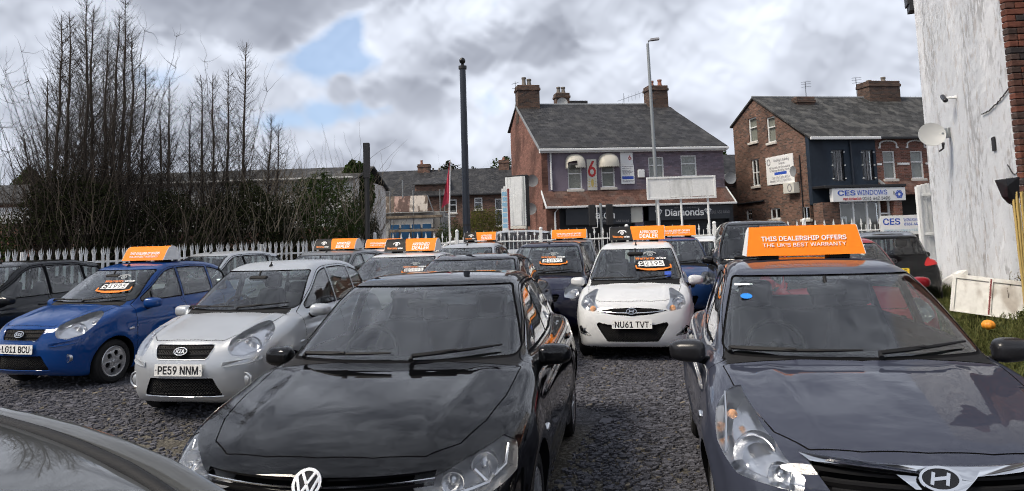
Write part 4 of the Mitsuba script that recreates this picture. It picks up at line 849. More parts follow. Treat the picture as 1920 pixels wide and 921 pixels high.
# ---------------------------------------------------------------- buildings
def local(O, ang, z=0.):
    M = np.eye(4); M[:3, 0] = (math.cos(ang), math.sin(ang), 0); M[:3, 1] = (-math.sin(ang), math.cos(ang), 0); M[:3, 3] = (O[0], O[1], z); return M
def wall_uz(poly, w0, w1):     # polygon in (u,z), from depth w0 to w1
    m = extr(poly, w1 - w0); v = np.array(m.vertices); m = tm(np.column_stack([v[:, 0], w1 - v[:, 2], v[:, 1]]), m.faces); return m
def wall_wz(poly, u0, u1):     # polygon in (w,z), from u0 to u1
    m = extr(poly, u1 - u0); v = np.array(m.vertices); return tm(np.column_stack([u0 + v[:, 2], v[:, 0], v[:, 1]]), m.faces)
def rect(a): u0, u1, z0, z1 = a; return sbox(u0, z0, u1, z1)
class House:
    def __init__(s, key, O, ang): s.k = key; s.M = local(O, ang); s.G = s.M @ local((0, 0), math.pi / 2)
    def add(s, name, mesh, m, parent=None, smooth=False, M=None): return put(name, mesh, m, parent or s.k, smooth, s.M if M is None else M)
    def window(s, a, w=0., M=None, mullion='sash', sill=True, inside='curtain', frame_m='upvc', t=.055, parent=None):
        """frame, pane, curtain and sill of one window, in the wall's opening at depth w (outward is -w)"""
        M = s.M if M is None else M; u0, u1, z0, z1 = a; p = rect(a); fr = p.difference(p.buffer(-t, join_style=2))
        if mullion == 'sash': fr = fr.union(sbox(u0, z0 + (z1 - z0) * .60 - t * .45, u1, z0 + (z1 - z0) * .60 + t * .45))
        if mullion == 'cross': fr = fr.union(sbox(u0, (z0 + z1) / 2 - t * .4, u1, (z0 + z1) / 2 + t * .4)).union(sbox((u0 + u1) / 2 - t * .4, z0, (u0 + u1) / 2 + t * .4, z1))
        if mullion == 'two': fr = fr.union(sbox((u0 + u1) / 2 - t * .4, z0, (u0 + u1) / 2 + t * .4, z1))
        k = put('window', wall_uz(fr, w + .06, w + .13), frame_m, parent or s.k, False, M)
        put('pane', wall_uz(p.buffer(-t * .8, join_style=2), w + .098, w + .099), 'pane', k, False, M)
        q = np.linspace(u0 + t * .5, u1 - t * .5, 40); 
        if inside == 'curtain': put('curtain', tm(np.array([(x, w + .17 + .015 * math.sin(i * 2.1), z) for z in (z0, z1) for i, x in enumerate(q)]), [f for i in range(39) for f in ((i, i + 1, i + 41), (i, i + 41, i + 40))]), 'curtain', k, False, M)
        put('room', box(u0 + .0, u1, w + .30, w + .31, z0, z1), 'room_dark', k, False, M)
        if sill: put('sill', bbox(u0 - .07, u1 + .07, w - .09, w + .10, z0 - .13, z0 - .005, .012), 'stone_sill', k, False, M)
        return k
    def lettering(s, name, parent, txt, u, z, h, w, width=None, m='ink_white', bold=False, depth=.008, M=None):
        t = text(txt, h, width, depth, bold); F = np.eye(4); F[:3, 0], F[:3, 1], F[:3, 2], F[:3, 3] = (1, 0, 0), (0, 0, 1), (0, -1, 0), (u, w, z)
        return put(name, t, m, parent, False, (s.M if M is None else M) @ F)
    def chimney(s, u, w, du, dw, z0, z1, pots, potm='pot_grey', m='brick_chimney', name='chimney'):
        k = s.add(name, cat([box(u, u + du, w, w + dw, z0, z1 - .32), bbox(u - .06, u + du + .06, w - .06, w + dw + .06, z1 - .318, z1 - .16, .02), bbox(u - .02, u + du + .02, w - .02, w + dw + .02, z1 - .158, z1, .02)]), m)
        for i, (pu, h) in enumerate(pots):
            t = revolve([(.10, -.02), (.145, 0), (.145, .08), (.12, .12), (.105, h - .12), (.135, h - .08), (.135, h), (.10, h), (.09, h - .1)], 14); t.apply_translation((u + pu, w + dw / 2, z1)); put('chimney_pot', t, potm, k, 35, s.M)
        return k
def roof_slab(u0, u1, eu0, eu1, w0, z0, w1, z1, t=.09):
    """slope from the eave line (u0..u1 at w0,z0) to the ridge (eu0..eu1 at w1,z1)"""
    top = np.array([(u0, w0, z0), (u1, w0, z0), (eu1, w1, z1), (eu0, w1, z1)], float); return hull(np.vstack([top, top - (0, 0, t)]))
def dish(r, arm=.25, m='dish_grey'):
    """opens towards -y, mounted on a bracket behind it"""
    t = np.linspace(0, 1, 8); d = revolve([(r * x, .22 * r * x * x) for x in t] + [(r * x, .22 * r * x * x - .012) for x in t[::-1]], 28)
    d.apply_transform(trimesh.transformations.rotation_matrix(math.pi / 2, [1, 0, 0])); return d

# purple two-storey shop house
k = thing('shop_house', 'purple painted two storey shop house with dark slate roof, two shell awnings and brick chimneys', 'building'); h = House(k, (1.40, 35.38), .16)
W1, W2, W3, W4 = (1.28, 1.98, 3.74, 5.0), (2.95, 3.63, 3.80, 4.98), (5.36, 6.15, 4.21, 5.24), (7.04, 7.86, 4.25, 5.30)
holes = unary_union([rect(a) for a in (W1, W2, W3, W4)])
h.add('wall', wall_uz(sbox(.30, 3.0, 4.72, 5.80).difference(holes), 0, .26), 'render_purple'); h.add('wall', wall_uz(sbox(4.722, 3.0, 9.28, 5.80).difference(holes), .004, .26), 'brick_purple')
h.add('wall', wall_uz(sbox(0, 0, .298, 5.80), 0, .26), 'brick_redpaint'); tag(k + '__wall_002', 'red brick corner strip')
h.add('gable_wall', wall_wz(Polygon([(.262, 0), (.262, 5.72), (6.6, 8.86), (9.1, 7.9), (9.1, 0)]), 0, .25), 'brick_redpaint'); h.add('gable_wall', wall_wz(Polygon([(.262, 0), (.262, 5.72), (6.6, 8.86), (9.1, 7.9), (9.1, 0)]), 9.03, 9.28), 'brick_brown')
h.add('rear_wall', box(.25, 9.03, 8.85, 9.1, 0, 7.85), 'brick_brown')
h.add('roof', roof_slab(-.14, 9.42, -.05, 8.98, -.28, 5.72, 6.6, 9.02), 'slate_roof'); h.add('roof', roof_slab(-.14, 9.42, -.05, 8.98, 9.3, 7.86, 6.604, 9.02), 'slate_roof')
h.add('roof__ridge', tube([(-.05, 6.6, 9.02), (8.98, 6.6, 9.02)], .075, 8), 'lead'); h.add('roof__verge', hull([(-.17, -.3, 5.60), (-.13, -.3, 5.60), (-.17, -.3, 5.76), (-.13, -.3, 5.76), (-.09, 6.6, 8.90), (-.05, 6.6, 8.90), (-.09, 6.6, 9.06), (-.05, 6.6, 9.06)]), 'lead')
h.add('gutter', cat([bbox(-.16, 9.44, -.40, -.285, 5.56, 5.68, .02), box(-.1, 9.4, -.28, -.003, 5.50, 5.60)]), 'gutter_white'); h.add('drainpipe', tube([(.45, -.06, 5.55), (.45, -.06, 3.72)], .045, 8), 'gutter_white', None, 40)
for a, ins in ((W1, 'curtain'), (W2, 'curtain'), (W3, 'curtain'), (W4, 'curtain')): h.window(a, 0., inside=ins)
def awning(u0, u1, z0, z1, d, torn):
    n, mmm = 14, 9; V = []
    for i in range(mmm):
        t = i / (mmm - 1) * math.pi / 2
        for j in range(n + 1):
            s_ = j / n * math.pi; uu = (u0 + u1) / 2 - (u1 - u0) / 2 * math.cos(s_); ff = math.sin(s_) ** .5
            V.append((uu, -.01 - d * math.sin(t) * ff, z0 + (z1 - z0) * math.cos(t) * ff + .0))
    F = [f for i in range(mmm - 1) for j in range(n) for f in ((i * (n + 1) + j, i * (n + 1) + j + 1, (i + 1) * (n + 1) + j + 1), (i * (n + 1) + j, (i + 1) * (n + 1) + j + 1, (i + 1) * (n + 1) + j)) if not (torn and i > 5 and 1 < j < 7)]
    b = (mmm - 1) * (n + 1); fr = []
    for j in range(n):
        if torn and 1 < j < 6: continue
        a, c = np.array(V[b + j]), np.array(V[b + j + 1]); mid = (a + c) / 2
        i0 = len(V); V += [tuple(a + (0, 0, -.06)), tuple(mid + (0, 0, -.13)), tuple(c + (0, 0, -.06))]; F += [(b + j, b + j + 1, i0 + 1), (b + j, i0 + 1, i0), (b + j + 1, i0 + 2, i0 + 1)]
    return tm(V, F)
h.add('awning', awning(1.17, 2.12, 4.84, 5.44, .55, True), 'awning'); tag(k + '__awning', 'torn shell awning over the left window'); h.add('awning', awning(2.82, 3.81, 4.86, 5.46, .55, False), 'awning')
s6 = h.add('sign_board', bbox(2.23, 2.71, -.05, -.003, 3.66, 5.17, .01), 'cream_plastic'); h.lettering('figure', s6, '6', 2.47, 4.70, .72, -.052, .40, 'ink_red', True); 
h.add('sign_board__ornament', cat([wall_uz(affinity.translate(ellipse(.07, .20), 2.47, 4.02), -.058, -.051)] + [wall_uz(affinity.translate(ellipse(.05, .02), 2.47 + a * .15, z), -.058, -.051) for a in (-1, 1) for z in (3.85, 3.97, 4.09, 4.21)]), 'ink_gold')
sb = h.add('sign_board', cat([bbox(3.92, 4.60, -.05, -.003, 3.93, 4.87, .01), bbox(3.92, 4.56, -.06, -.003, 4.873, 5.48, .01)]), 'upvc'); h.lettering('lettering', sb, '6', 4.40, 5.22, .22, -.064, None, 'ink_red', True)
for i, z in enumerate((4.78, 4.70, 4.60, 4.54, 4.48, 4.42)): h.add(sb[len(k) + 2:] + '__printed_line', box(3.99, 4.53 - .06 * (i % 3), -.054, -.051, z - .016, z + .016), 'ink_grey')
h.add(sb[len(k) + 2:] + '__blue_band', box(3.97, 4.55, -.054, -.051, 4.17, 4.31), 'ink_blue'); h.add(sb[len(k) + 2:] + '__printed_line', box(3.97, 4.55, -.054, -.051, 4.05, 4.10), 'ink_grey')
h.add('alarm_box', bbox(4.77, 5.10, -.16, -.003, 4.22, 4.62, .03), 'upvc')
h.add('pent_roof', cat([roof_slab(-.02, 9.30, -.02, 9.30, -.98, 2.90, -.004, 3.66)]), 'tile_brown'); [h.add('pent_roof__verge', hull([(a, -1.0, 2.80), (a + .05, -1.0, 2.80), (a, -1.0, 2.94), (a + .05, -1.0, 2.94), (a, -.01, 3.58), (a + .05, -.01, 3.58), (a, -.01, 3.71), (a + .05, -.01, 3.71)]), 'gutter_white') for a in (-.075, 9.305)]
h.add('gutter', bbox(-.05, 9.36, -1.08, -.985, 2.80, 2.90, .02), 'gutter_white'); h.add('drainpipe', tube([(.52, -.95, 2.80), (.40, -.80, 2.62), (.40, -.80, .1)], .045, 8), 'gutter_white', None, 40)
h.add('pier', box(0, .62, -.72, -.004, 0, 2.80), 'brick_redpaint'); h.add('pier', box(4.30, 4.72, -.72, -.004, 0, 2.80), 'render_purple'); h.add('pier', box(9.05, 9.28, -.72, -.004, 0, 2.80), 'dark_paint')
f1 = h.add('shop_fascia', bbox(.90, 4.05, -.90, -.74, 2.0, 2.80, .015), 'dark_paint'); h.lettering('lettering', f1, 'Salon', 2.62, 2.46, .36, -.905, 1.25, 'ink_white'); h.lettering('lettering', f1, '432 1444', 3.62, 2.14, .10, -.905, None, 'ink_grey')
h.lettering('lettering', f1, 'Hair Studio', 2.55, 2.16, .09, -.905, None, 'ink_grey')
f2 = h.add('shop_fascia', bbox(4.95, 9.04, -.90, -.74, 2.10, 2.80, .015), 'dark_paint'); h.lettering('lettering', f2, 'Diamonds', 6.72, 2.46, .30, -.905, 1.95, 'ink_white', True); h.lettering('lettering', f2, '0161 432 4550', 8.50, 2.44, .15, -.905, 1.0, 'ink_grey'); h.lettering('lettering', f2, 'Hair, Nails and Beauty', 6.85, 2.69, .075, -.905, 1.3, 'ink_grey')
dia = unary_union([strokes([[(-.17, .09), (-.10, .15), (.10, .15), (.17, .09), (0, -.17), (-.17, .09), (.17, .09)], [(-.07, .09), (0, -.17), (.07, .09), (0, .15), (-.07, .09)]], .026)])
for u in (5.42, 8.0 - .10): h.add(f2[len(k) + 2:] + '__diamond', wall_uz(affinity.translate(dia, u, 2.47), -.912, -.904), 'ink_white')
h.add('shop_front', cat([box(.62, 4.3, -.40, -.36, 0, 2.9)]), 'dark_paint'); h.add('shop_front', box(4.72, 9.05, -.44, -.40, 0, 2.12), 'shutter'); h.add('shop_front_001__shutter_slat', cat([bbox(4.95, 8.95, -.47, -.442, z, z + .07, .008) for z in np.arange(.1, 2.05, .085)]), 'shutter'); tag(k + '__shop_front_001__shutter_slat', kind='stuff')
h.add('meter_cupboard', bbox(4.08, 4.66, -.80, -.725, 2.05, 2.78, .01), 'cream_plastic'); h.add('shop_front__door_glass', box(1.0, 3.9, -.43, -.405, .1, 1.9), 'black_gloss')
h.chimney(-.02, 5.9, 1.25, .9, 7.9, 10.05, [(.45, .52), (.75, .42)]); h.chimney(7.75, 6.0, 1.15, .9, 7.9, 10.05, [(.35, .34), (.85, .42)], 'terracotta', 'brick_chimney')
h.chimney(2.95, 9.3, .85, .7, 6.0, 10.25, [(.25, .42), (.55, .42)]); h.add('rear_roof_block', box(3.82, 4.95, 9.3, 10.2, 6, 9.75), 'slate_roof')
dd = dish(.33, m='dish_grey'); 
h.add('satellite_dish', moved(dd, trimesh.transformations.translation_matrix((3.25, 9.0, 9.55))), 'dish_pale', None, 40)
h.add('aerial', cat([rod((6.2, 6.2, 8.9), (6.25, 6.1, 9.6), .011), rod((5.9, 6.2, 9.15), (7.7, 6.1, 9.75), .010)] + [rod((6.3 + i * .22, 6.1, 9.25 + i * .075 - .25), (6.3 + i * .22, 6.1, 9.3 + i * .075 + .12), .006, 5) for i in range(6)]), 'black_steel')
h.add('aerial', cat([rod((-.10, 6.2, 8.6), (-.10, 6.2, 10.3), .015), rod((-.3, 6.2, 10.15), (.1, 6.2, 10.25), .012), rod((-.3, 6.2, 9.9), (.1, 6.2, 9.95), .012)]), 'black_steel')
for (u, w, z, g) in ((-.30, 1.0, 4.25, 0), (-.32, 1.6, 2.9, 0), (9.45, -.25, 4.1, 0)):
    h.add('satellite_dish', cat([moved(dish(.30), trimesh.transformations.translation_matrix((u, w, z))), rod((u, w, z), (max(min(u, 9.28), 0), w + .1, z - .05), .015)]), 'dish_grey', None, 40)

# brick house with the window shop
k = thing('corner_house', 'brown brick corner house with dark blue front, slate roof and window shop below', 'building'); h = House(k, (13.84, 34.29), .20)
D1, D2, B1, B2 = (1.14, 1.79, 3.66, 5.14), (2.72, 3.36, 3.66, 5.12), (3.86, 4.52, 3.72, 5.06), (5.36, 6.06, 3.72, 5.05)
holes = unary_union([rect(a) for a in (D1, D2, B1, B2)])
h.add('wall', wall_uz(sbox(.002, 2.6, 3.50, 5.80).difference(holes), -.004, .26), 'navy_wall'); tag(k + '__wall', 'dark blue painted upper front'); h.add('wall', wall_uz(sbox(3.502, 0, 12.0, 5.80).difference(holes).difference(sbox(3.9, 0, 11.8, 3.0)), 0, .26), 'brick_red')
gab = Polygon([(.262, 0), (.262, 5.72), (4.6, 8.36), (7.02, 7.32), (7.02, 0)]); ga = [(4.48, 5.34, 6.14, 7.44), (2.72, 3.52, 5.90, 7.20), (4.52, 5.28, 3.80, 5.22), (5.55, 6.2, 2.02, 2.58), (2.8, 3.75, 2.02, 2.56), (.30, .95, 1.95, 2.52)]
gm = extr(gab.difference(unary_union([rect(a) for a in ga])), .25); v = np.array(gm.vertices); h.add('gable_wall', tm(np.column_stack([.25 - v[:, 2], v[:, 0], v[:, 1]]), gm.faces[:, ::-1]), 'brick_brown')
# windows of the gable are built in a frame whose u runs back along the gable and whose outward side is -u of the house
GM = h.M @ np.array([[0, 1, 0, 0], [1, 0, 0, 0], [0, 0, 1, 0], [0, 0, 0, 1.]])
for a, mu, ins in zip(ga, ('sash', 'sash', 'cross', 'sash', 'two', 'none'), ('curtain', 'curtain', 'none', 'none', 'none', 'none')): h.window(a, 0., M=GM, mullion=mu, inside=ins)
sg = put('sign_board', bbox(1.30, 3.76, -.05, -.003, 3.73, 5.15, .01), 'upvc', k, False, GM)
def gtext(txt, w, z, hh, width, m='ink_grey', bold=False):
    F = np.eye(4); F[:3, 0], F[:3, 1], F[:3, 2], F[:3, 3] = (-1, 0, 0), (0, 0, 1), (0, -1, 0), (w, -.052, z)
    put('lettering', text(txt, hh, width, .006, bold), m, sg, False, GM @ F @ np.diag([1, 1, 1, 1.]))
gtext('Roofing & Building', 2.30, 4.93, .13, 1.35); gtext('Services', 2.30, 4.76, .11, .55); gtext('All Aspects Of Decorating', 2.52, 4.58, .10, 1.9); gtext('& General Building Work', 2.52, 4.43, .10, 1.8); gtext('Tel: 0161 320 8554', 2.45, 4.06, .12, 1.6); gtext('Mobile: 07861 304 816', 2.5, 3.90, .11, 1.9)
put('blue_band', box(1.9, 3.0, -.056, -.051, 4.20, 4.34), 'ink_blue', sg, False, GM); put('emblem', wall_uz(affinity.translate(ring(.17, .17, .05), 3.48, 4.88), -.058, -.051), 'ink_grey', sg, False, GM)
ac = put('air_conditioner', bbox(.92, 1.82, -.36, -.03, 3.2, 3.72, .02), 'cream_plastic', k, False, GM); put('fan_grille', wall_uz(affinity.translate(ring(.19, .19, .05), 1.25, 3.46), -.37, -.361), 'ink_grey', ac, False, GM)
put('satellite_dish', cat([moved(dish(.26), trimesh.transformations.translation_matrix((.85, -.32, 4.22))), rod((.85, -.3, 4.2), (.85, 0, 4.1), .015)]), 'dish_grey', k, 40, GM)
put('waste_pipe', cat([tube([(.75, -.05, 5.0), (.75, -.05, 1.0)], .03, 6), tube([(7.0, -.05, 2.9), (4.2, -.05, 2.97)], .06, 6)]), 'black_steel', k, 40, GM)
h.add('roof', roof_slab(-.10, 13.0, -.10, 13.0, -.30, 5.70, 4.62, 8.50), 'slate_lichen'); h.add('roof', roof_slab(-.10, 13.0, -.10, 13.0, 7.2, 7.30, 4.624, 8.50), 'slate_lichen'); h.add('roof__ridge', tube([(-.1, 4.62, 8.50), (13, 4.62, 8.50)], .07, 8), 'lead')
h.add('gutter', bbox(-.12, 3.55, -.42, -.305, 5.58, 5.72, .02), 'gutter_white'); h.add('gutter', bbox(3.552, 12.9, -.40, -.305, 5.58, 5.70, .02), 'black_steel'); h.add('drainpipe', tube([(2.12, -.06, 5.6), (2.15, -.06, 3.3)], .04, 8), 'navy_steel', None, 40)
for a in (D1, D2):
    kk = h.window(a, .0, mullion='none', sill=False, inside='none', frame_m='black_gloss'); u0, u1, z0, z1 = a
    put('bar', cat([rod((u0 + (u1 - u0) * t, -.05, z0 + .02), (u0 + (u1 - u0) * t, -.05, z1 - .05), .014, 6) for t in (.36, .64)]), 'ink_grey', kk, False, h.M); put('bracket', cat([bbox(uu - .03, uu + .03, -.06, -.003, z - .025, z + .025, .006) for uu in (u0, u1) for z in (z0 + .12, (z0 + z1) / 2, z1 - .12)]), 'upvc', kk, False, h.M)
for a in (B1, B2): h.window(a, 0., mullion='sash')
arc = lambda u0, u1: LineString([(u0 - .22, 5.22), (u0 - .12, 5.22), (u0 - .12, 5.38)] + [((u0 + u1) / 2 - (u1 - u0 + .24) / 2 * math.cos(t), 5.38 + .17 * math.sin(t)) for t in np.linspace(0, math.pi, 12)] + [(u1 + .12, 5.22), (u1 + .22, 5.22)]).buffer(.035, cap_style=2)
for g_ in (arc(3.86, 4.52), arc(5.36, 6.06), sbox(3.52, 4.38, 3.76, 4.48), sbox(4.62, 4.38, 5.26, 4.48), sbox(6.16, 4.38, 8, 4.48)): h.add('string_course', wall_uz(g_, -.03, -.002), 'white_paint')
h.add('pent_roof', roof_slab(3.55, 12, 3.62, 12, -.95, 3.02, -.004, 3.64), 'tile_brown'); h.add('pent_roof__verge', hull([(3.50, -.98, 2.94), (3.55, -.98, 2.94), (3.50, -.98, 3.08), (3.55, -.98, 3.08), (3.50, -.01, 3.58), (3.60, -.01, 3.58), (3.50, -.01, 3.70), (3.60, -.01, 3.70)]), 'lead')
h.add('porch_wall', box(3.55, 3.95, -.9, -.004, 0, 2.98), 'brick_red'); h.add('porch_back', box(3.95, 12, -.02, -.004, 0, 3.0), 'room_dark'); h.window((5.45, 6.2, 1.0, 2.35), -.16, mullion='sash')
fa = h.add('shop_fascia', bbox(.38, 4.16, -.95, -.72, 2.66, 3.28, .02), 'upvc'); h.add('shop_canopy', bbox(.0, 4.2, -.99, -.005, 3.29, 3.42, .02), 'black_steel'); h.lettering('lettering', fa, 'CES', 1.10, 3.06, .22, -.955, .90, 'ink_blue', True); h.lettering('lettering', fa, 'WINDOWS', 2.40, 3.06, .22, -.955, 1.55, 'ink_blue'); h.lettering('lettering', fa, '0161 442 2400', 2.60, 2.79, .15, -.955, 1.42, 'ink_black'); h.lettering('lettering', fa, 'FREE ESTIMATES', 1.36, 2.78, .10, -.955, .92, 'ink_red', True)
h.add(fa[len(k) + 2:] + '__emblem', wall_uz(unary_union([affinity.translate(affinity.rotate(ring(.20, .11, .04), a), 3.80, 2.95) for a in (0, 60, 120)]), -.962, -.954), 'ink_blue')
for a in (.88, 1.58, 2.28, 2.95): h.add('shop_mullion', bbox(a, a + .09, -.62, -.52, 0, 2.66, .01), 'upvc')
h.add('shop_mullion', bbox(.88, 3.6, -.615, -.525, 2.30, 2.36, .005) if False else bbox(2.95, 3.5, -.615, -.525, 2.05, 2.12, .005), 'upvc'); h.add('shop_mullion', bbox(3.45, 3.53, -.62, -.52, 0, 2.66, .01), 'upvc'); h.add('shop_window', box(.95, 3.0, -.575, -.573, .1, 2.66), 'pane')
h.add('shop_interior', box(.4, 3.5, .30, .32, 0, 2.66), 'curtain'); h.add('shop_display', cat([wall_uz(sbox(1.0, .4, 1.4, 2.0).difference(sbox(1.07, .47, 1.33, 1.9)), -.40, -.34), wall_uz(sbox(1.0, 1.2, 1.4, 1.27), -.40, -.34)]), 'upvc'); h.add('shop_pier', box(.0, .86, -.72, -.004, 0, 2.66), 'brick_brown')
h.chimney(6.6, 4.1, 1.9, 1.0, 7.4, 9.35, [(.4, .12), (1.3, .3)], 'pot_grey', 'brick_chimney'); h.chimney(1.9, 3.6, 1.0, .5, 7.4, 8.35, [], 'pot_grey', 'brick_chimney')
h.add('aerial', cat([rod((3.1, 4.6, 8.4), (3.1, 4.6, 9.35), .016)] + [rod((2.85, 4.6, z), (3.4, 4.55, z + .05), .01, 5) for z in (9.05, 9.2, 9.32)]), 'black_steel'); h.add('aerial', cat([rod((6.2, 4.6, 8.4), (6.2, 4.6, 9.6), .016)] + [rod((5.95, 4.6, z), (6.5, 4.55, z + .05), .01, 5) for z in (9.3, 9.45, 9.58)]), 'black_steel')

# low building between the two houses
k = thing('rear_extension', 'low brown brick extension with slate roof in the gap between the two houses', 'building'); h = House(k, (12.2, 43.0), .2)
h.add('wall', box(-1.6, 4, 0, 3, 0, 4.6), 'brick_brown'); h.add('roof', roof_slab(-1.7, 4, -1.7, 4, -.2, 4.75, 3, 6.2), 'slate_roof'); h.add('fascia', box(-1.7, 4, -.25, -.20, 4.45, 4.74), 'gutter_white')

# terrace beyond the derelict building
k = thing('terrace_house', 'long brick terrace with plain dark slate roof, far behind the scaffolded building', 'building'); h = House(k, (-13.3, 68.0), -.015)
TW = [(7.35, 8.1, 3.72, 4.95), (9.7, 10.45, 3.95, 5.05), (11.6, 12.3, 2.4, 4.9), (2.2, 3.0, 3.7, 4.9)]
h.add('wall', wall_uz(sbox(0, 0, 13.4, 5.45).difference(unary_union([rect(a) for a in TW])), 0, .3), 'brick_brown'); h.add('gable_wall', wall_wz(Polygon([(.3, 0), (.3, 5.4), (5.2, 8.05), (9, 5.9), (9, 0)]), 0, .3), 'brick_brown'); h.add('roof', roof_slab(-.2, 14.6, -.2, 14.6, -.35, 5.38, 5.2, 8.2), 'slate_roof'); h.add('roof', roof_slab(-.2, 14.6, -.2, 14.6, 9.2, 5.9, 5.204, 8.2), 'slate_roof')
for a in TW: h.window(a, 0., mullion='sash', inside='none', t=.09)
h.add('dormer', box(4.2, 7.2, .6, 3.5, 5.2, 6.55), 'brick_brown'); h.add('dormer__roof', roof_slab(4.0, 7.4, 4.2, 7.2, .3, 6.5, 4.2, 7.5), 'slate_roof'); h.add('gutter', bbox(-.2, 13.5, -.46, -.355, 5.26, 5.40, .02), 'black_steel')
h.chimney(3.9, 4.6, 1.2, .9, 7.1, 8.75, [(.35, .42)], 'terracotta', 'brick_brown'); h.chimney(11.9, 4.6, 1.0, .9, 7.5, 8.9, [(.5, .3)], 'terracotta', 'brick_brown')
for u in (5.4, 6.0, 7.2): h.add('roof_vent', cat([tube([(u, 4.9, 8.0), (u, 4.9, 8.35)], .09, 8)]), 'pot_grey')

# derelict building in scaffolding
k = thing('derelict_building', 'derelict low building with mottled parapet boards and blue shutters behind scaffolding', 'building'); h = House(k, (-10.5, 52.0), -.01)
h.add('wall', box(0, 5.4, 0, 5, 0, 3.4), 'render_grey'); h.add('wall', box(0, 1.7, -.06, -.003, 0, 2.7), 'render_white')
for i, (u0, u1, m_) in enumerate(((.1, .95, 'mottled'), (.96, 1.75, 'mottled'), (1.76, 2.15, 'mottled'), (2.16, 3.25, 'mottled_red'), (3.26, 4.5, 'mottled'))): h.add('parapet_board', hull([(u0, -.45, 3.42), (u1, -.45, 3.42), (u0, .0, 4.55), (u1, .0, 4.55), (u0, -.38, 3.42), (u1, -.38, 3.42), (u0, .08, 4.55), (u1, .08, 4.55)]), m_)
for i in range(4): kk = h.add('shutter', bbox(1.85 + i * .75, 2.45 + i * .75, -.10, -.005, .2, 2.55, .015), 'blue_paint'); h.add(kk[len(k) + 2:] + '__frame', box(1.72 + i * .75, 2.58 + i * .75, -.06, -.003, 2.3, 2.9), 'render_white')
k = thing('scaffolding', 'grey tube scaffolding with timber planks before the derelict building', 'scaffolding')
for x in (-10.6, -9.9, -8.5, -6.9, -5.05, -4.75): put('standard', rod((x, 51.0, 0), (x, 51.0, 4.9 if x > -9.5 else 4.4), .035, 6), 'galvanised', k)
for z in (2.2, 3.0, 3.35): put('ledger', rod((-10.9, 50.95, z), (-4.0, 50.95, z), .03, 6), 'galvanised', k)
for z, a in ((2.12, -8.5), (3.06, -10.5)): put('plank', bbox(a, -4.9, 50.5, 51.2, z - .10, z + .06, .01), 'timber', k)
put('brace', cat([rod((-5.9, 50.9, 4.5), (-5.5, 50.9, 3.3), .035, 6), rod((-7.6, 50.9, 5.6), (-7.6, 50.9, 4.4), .05, 6)]), 'galvanised', k)

# long warehouse behind the trees
k = thing('warehouse', 'long low white walled warehouse with grey sheet roof behind the bare trees', 'building'); h = House(k, (-22.4, 36.0), -.006)
h.add('wall', box(0, 14.6, 0, 9, 0, 4.75), 'render_white'); h.add('roof', roof_slab(-.2, 14.8, -.2, 14.8, -.3, 4.62, 4.5, 5.62), 'slate_lichen'); h.add('roof', roof_slab(-.2, 14.8, -.2, 14.8, 9.3, 4.62, 4.504, 5.62), 'slate_lichen'); h.add('lower_wall', box(-.02, 14.6, -.08, -.003, 0, 2.3), 'brick_brown')
k = thing('brick_shed', 'grey roofed brick building with a white name board at the far left', 'building'); h = House(k, (-34.0, 35.6), -.006)
h.add('wall', box(0, 11.2, 0, 8, 0, 3.9), 'brick_red'); h.add('roof', roof_slab(-.2, 11.4, -.2, 10.9, -.3, 3.95, 4, 5.15), 'slate_lichen'); nb = h.add('name_board', bbox(4.0, 11.0, -.07, -.003, 2.95, 3.72, .01), 'upvc'); h.lettering('lettering', nb, 'AN', 9.20, 3.36, .26, -.073, None, 'ink_grey')

# white washed gable wall at the right, with the brick pier before it
k = thing('white_building', 'tall building with stained whitewashed side wall at the right edge', 'building')
d0 = np.array([10.70, 19.0]); d1 = np.array([6.55, 7.8]); dv = (d1 - d0) / np.linalg.norm(d1 - d0); nv = np.array([dv[1], -dv[0]]); nv = nv if nv[0] > 0 else -nv
poly = Polygon([d0, d1, d1 + nv * 6, d0 + nv * 6]); put('side_wall', extr(poly, 9.0), 'wall_white', k)
e = d0 - dv * .0; put('eaves', cat([hull([(x, y, z) for (x, y) in (d0 - nv * .10, d0 + nv * 2, d0 - nv * .10 - dv * .45, d0 + nv * 2 - dv * .45) for z in (7.25, 7.42)]), hull([(x, y, z) for (x, y) in (d0 - nv * .14 - dv * .02, d0 + nv * 2 - dv * .02, d0 - nv * .14 - dv * .5, d0 + nv * 2 - dv * .5) for z in (7.43, 8.6)])]), 'black_steel', k)
def on_wall(t, z, off=0.):  # t metres from the far corner along the wall
    p = d0 + dv * t - nv * off; return np.array([p[0], p[1], z])
WM = np.eye(4); WM[:3, 0] = (dv[0], dv[1], 0); WM[:3, 1] = (nv[0], nv[1], 0); WM[:3, 3] = (d0[0], d0[1], 0)
put('wall_plinth', cat([hull(np.vstack([on_wall(a + .9 * i, z, o) + RNG.normal(0, .03, 3) for i in (0, 1) for z, o in ((-.05, .5), (.30 + .12 * math.sin(a * 3), .42), (.55 + .1 * math.sin(a * 5), .02), (-.05, -.02))])) for a in np.arange(2.0, 6.2, .85)]), 'render_white', k)
k = thing('brick_pier', 'red and dark brick pier at the right edge of the lot', 'wall'); put('core', box(5.715, 6.40, 8.30, 8.355, 0, 6.2), 'stone_sill', k); put('return_wall', box(6.401, 7.6, 7.7, 8.9, 0, 6.2), 'brick_red', k)
for i, cc in enumerate(((.15, .058, .040), (.105, .052, .040), (.07, .048, .042), (.038, .033, .034))):
    rough_wall('pier_brick_%d' % i, stained(cc, tuple(x * .6 for x in cc), 9, 12, .4, .7, .2), lumps(40, .006), .9)
bv = [bbox(-a / 2, a / 2, 0, .10, 0, .065, .006) for a in (.215, .1025)]; bp = [mikit.ply(m, None) for m in bv]; rr = np.random.default_rng(5)
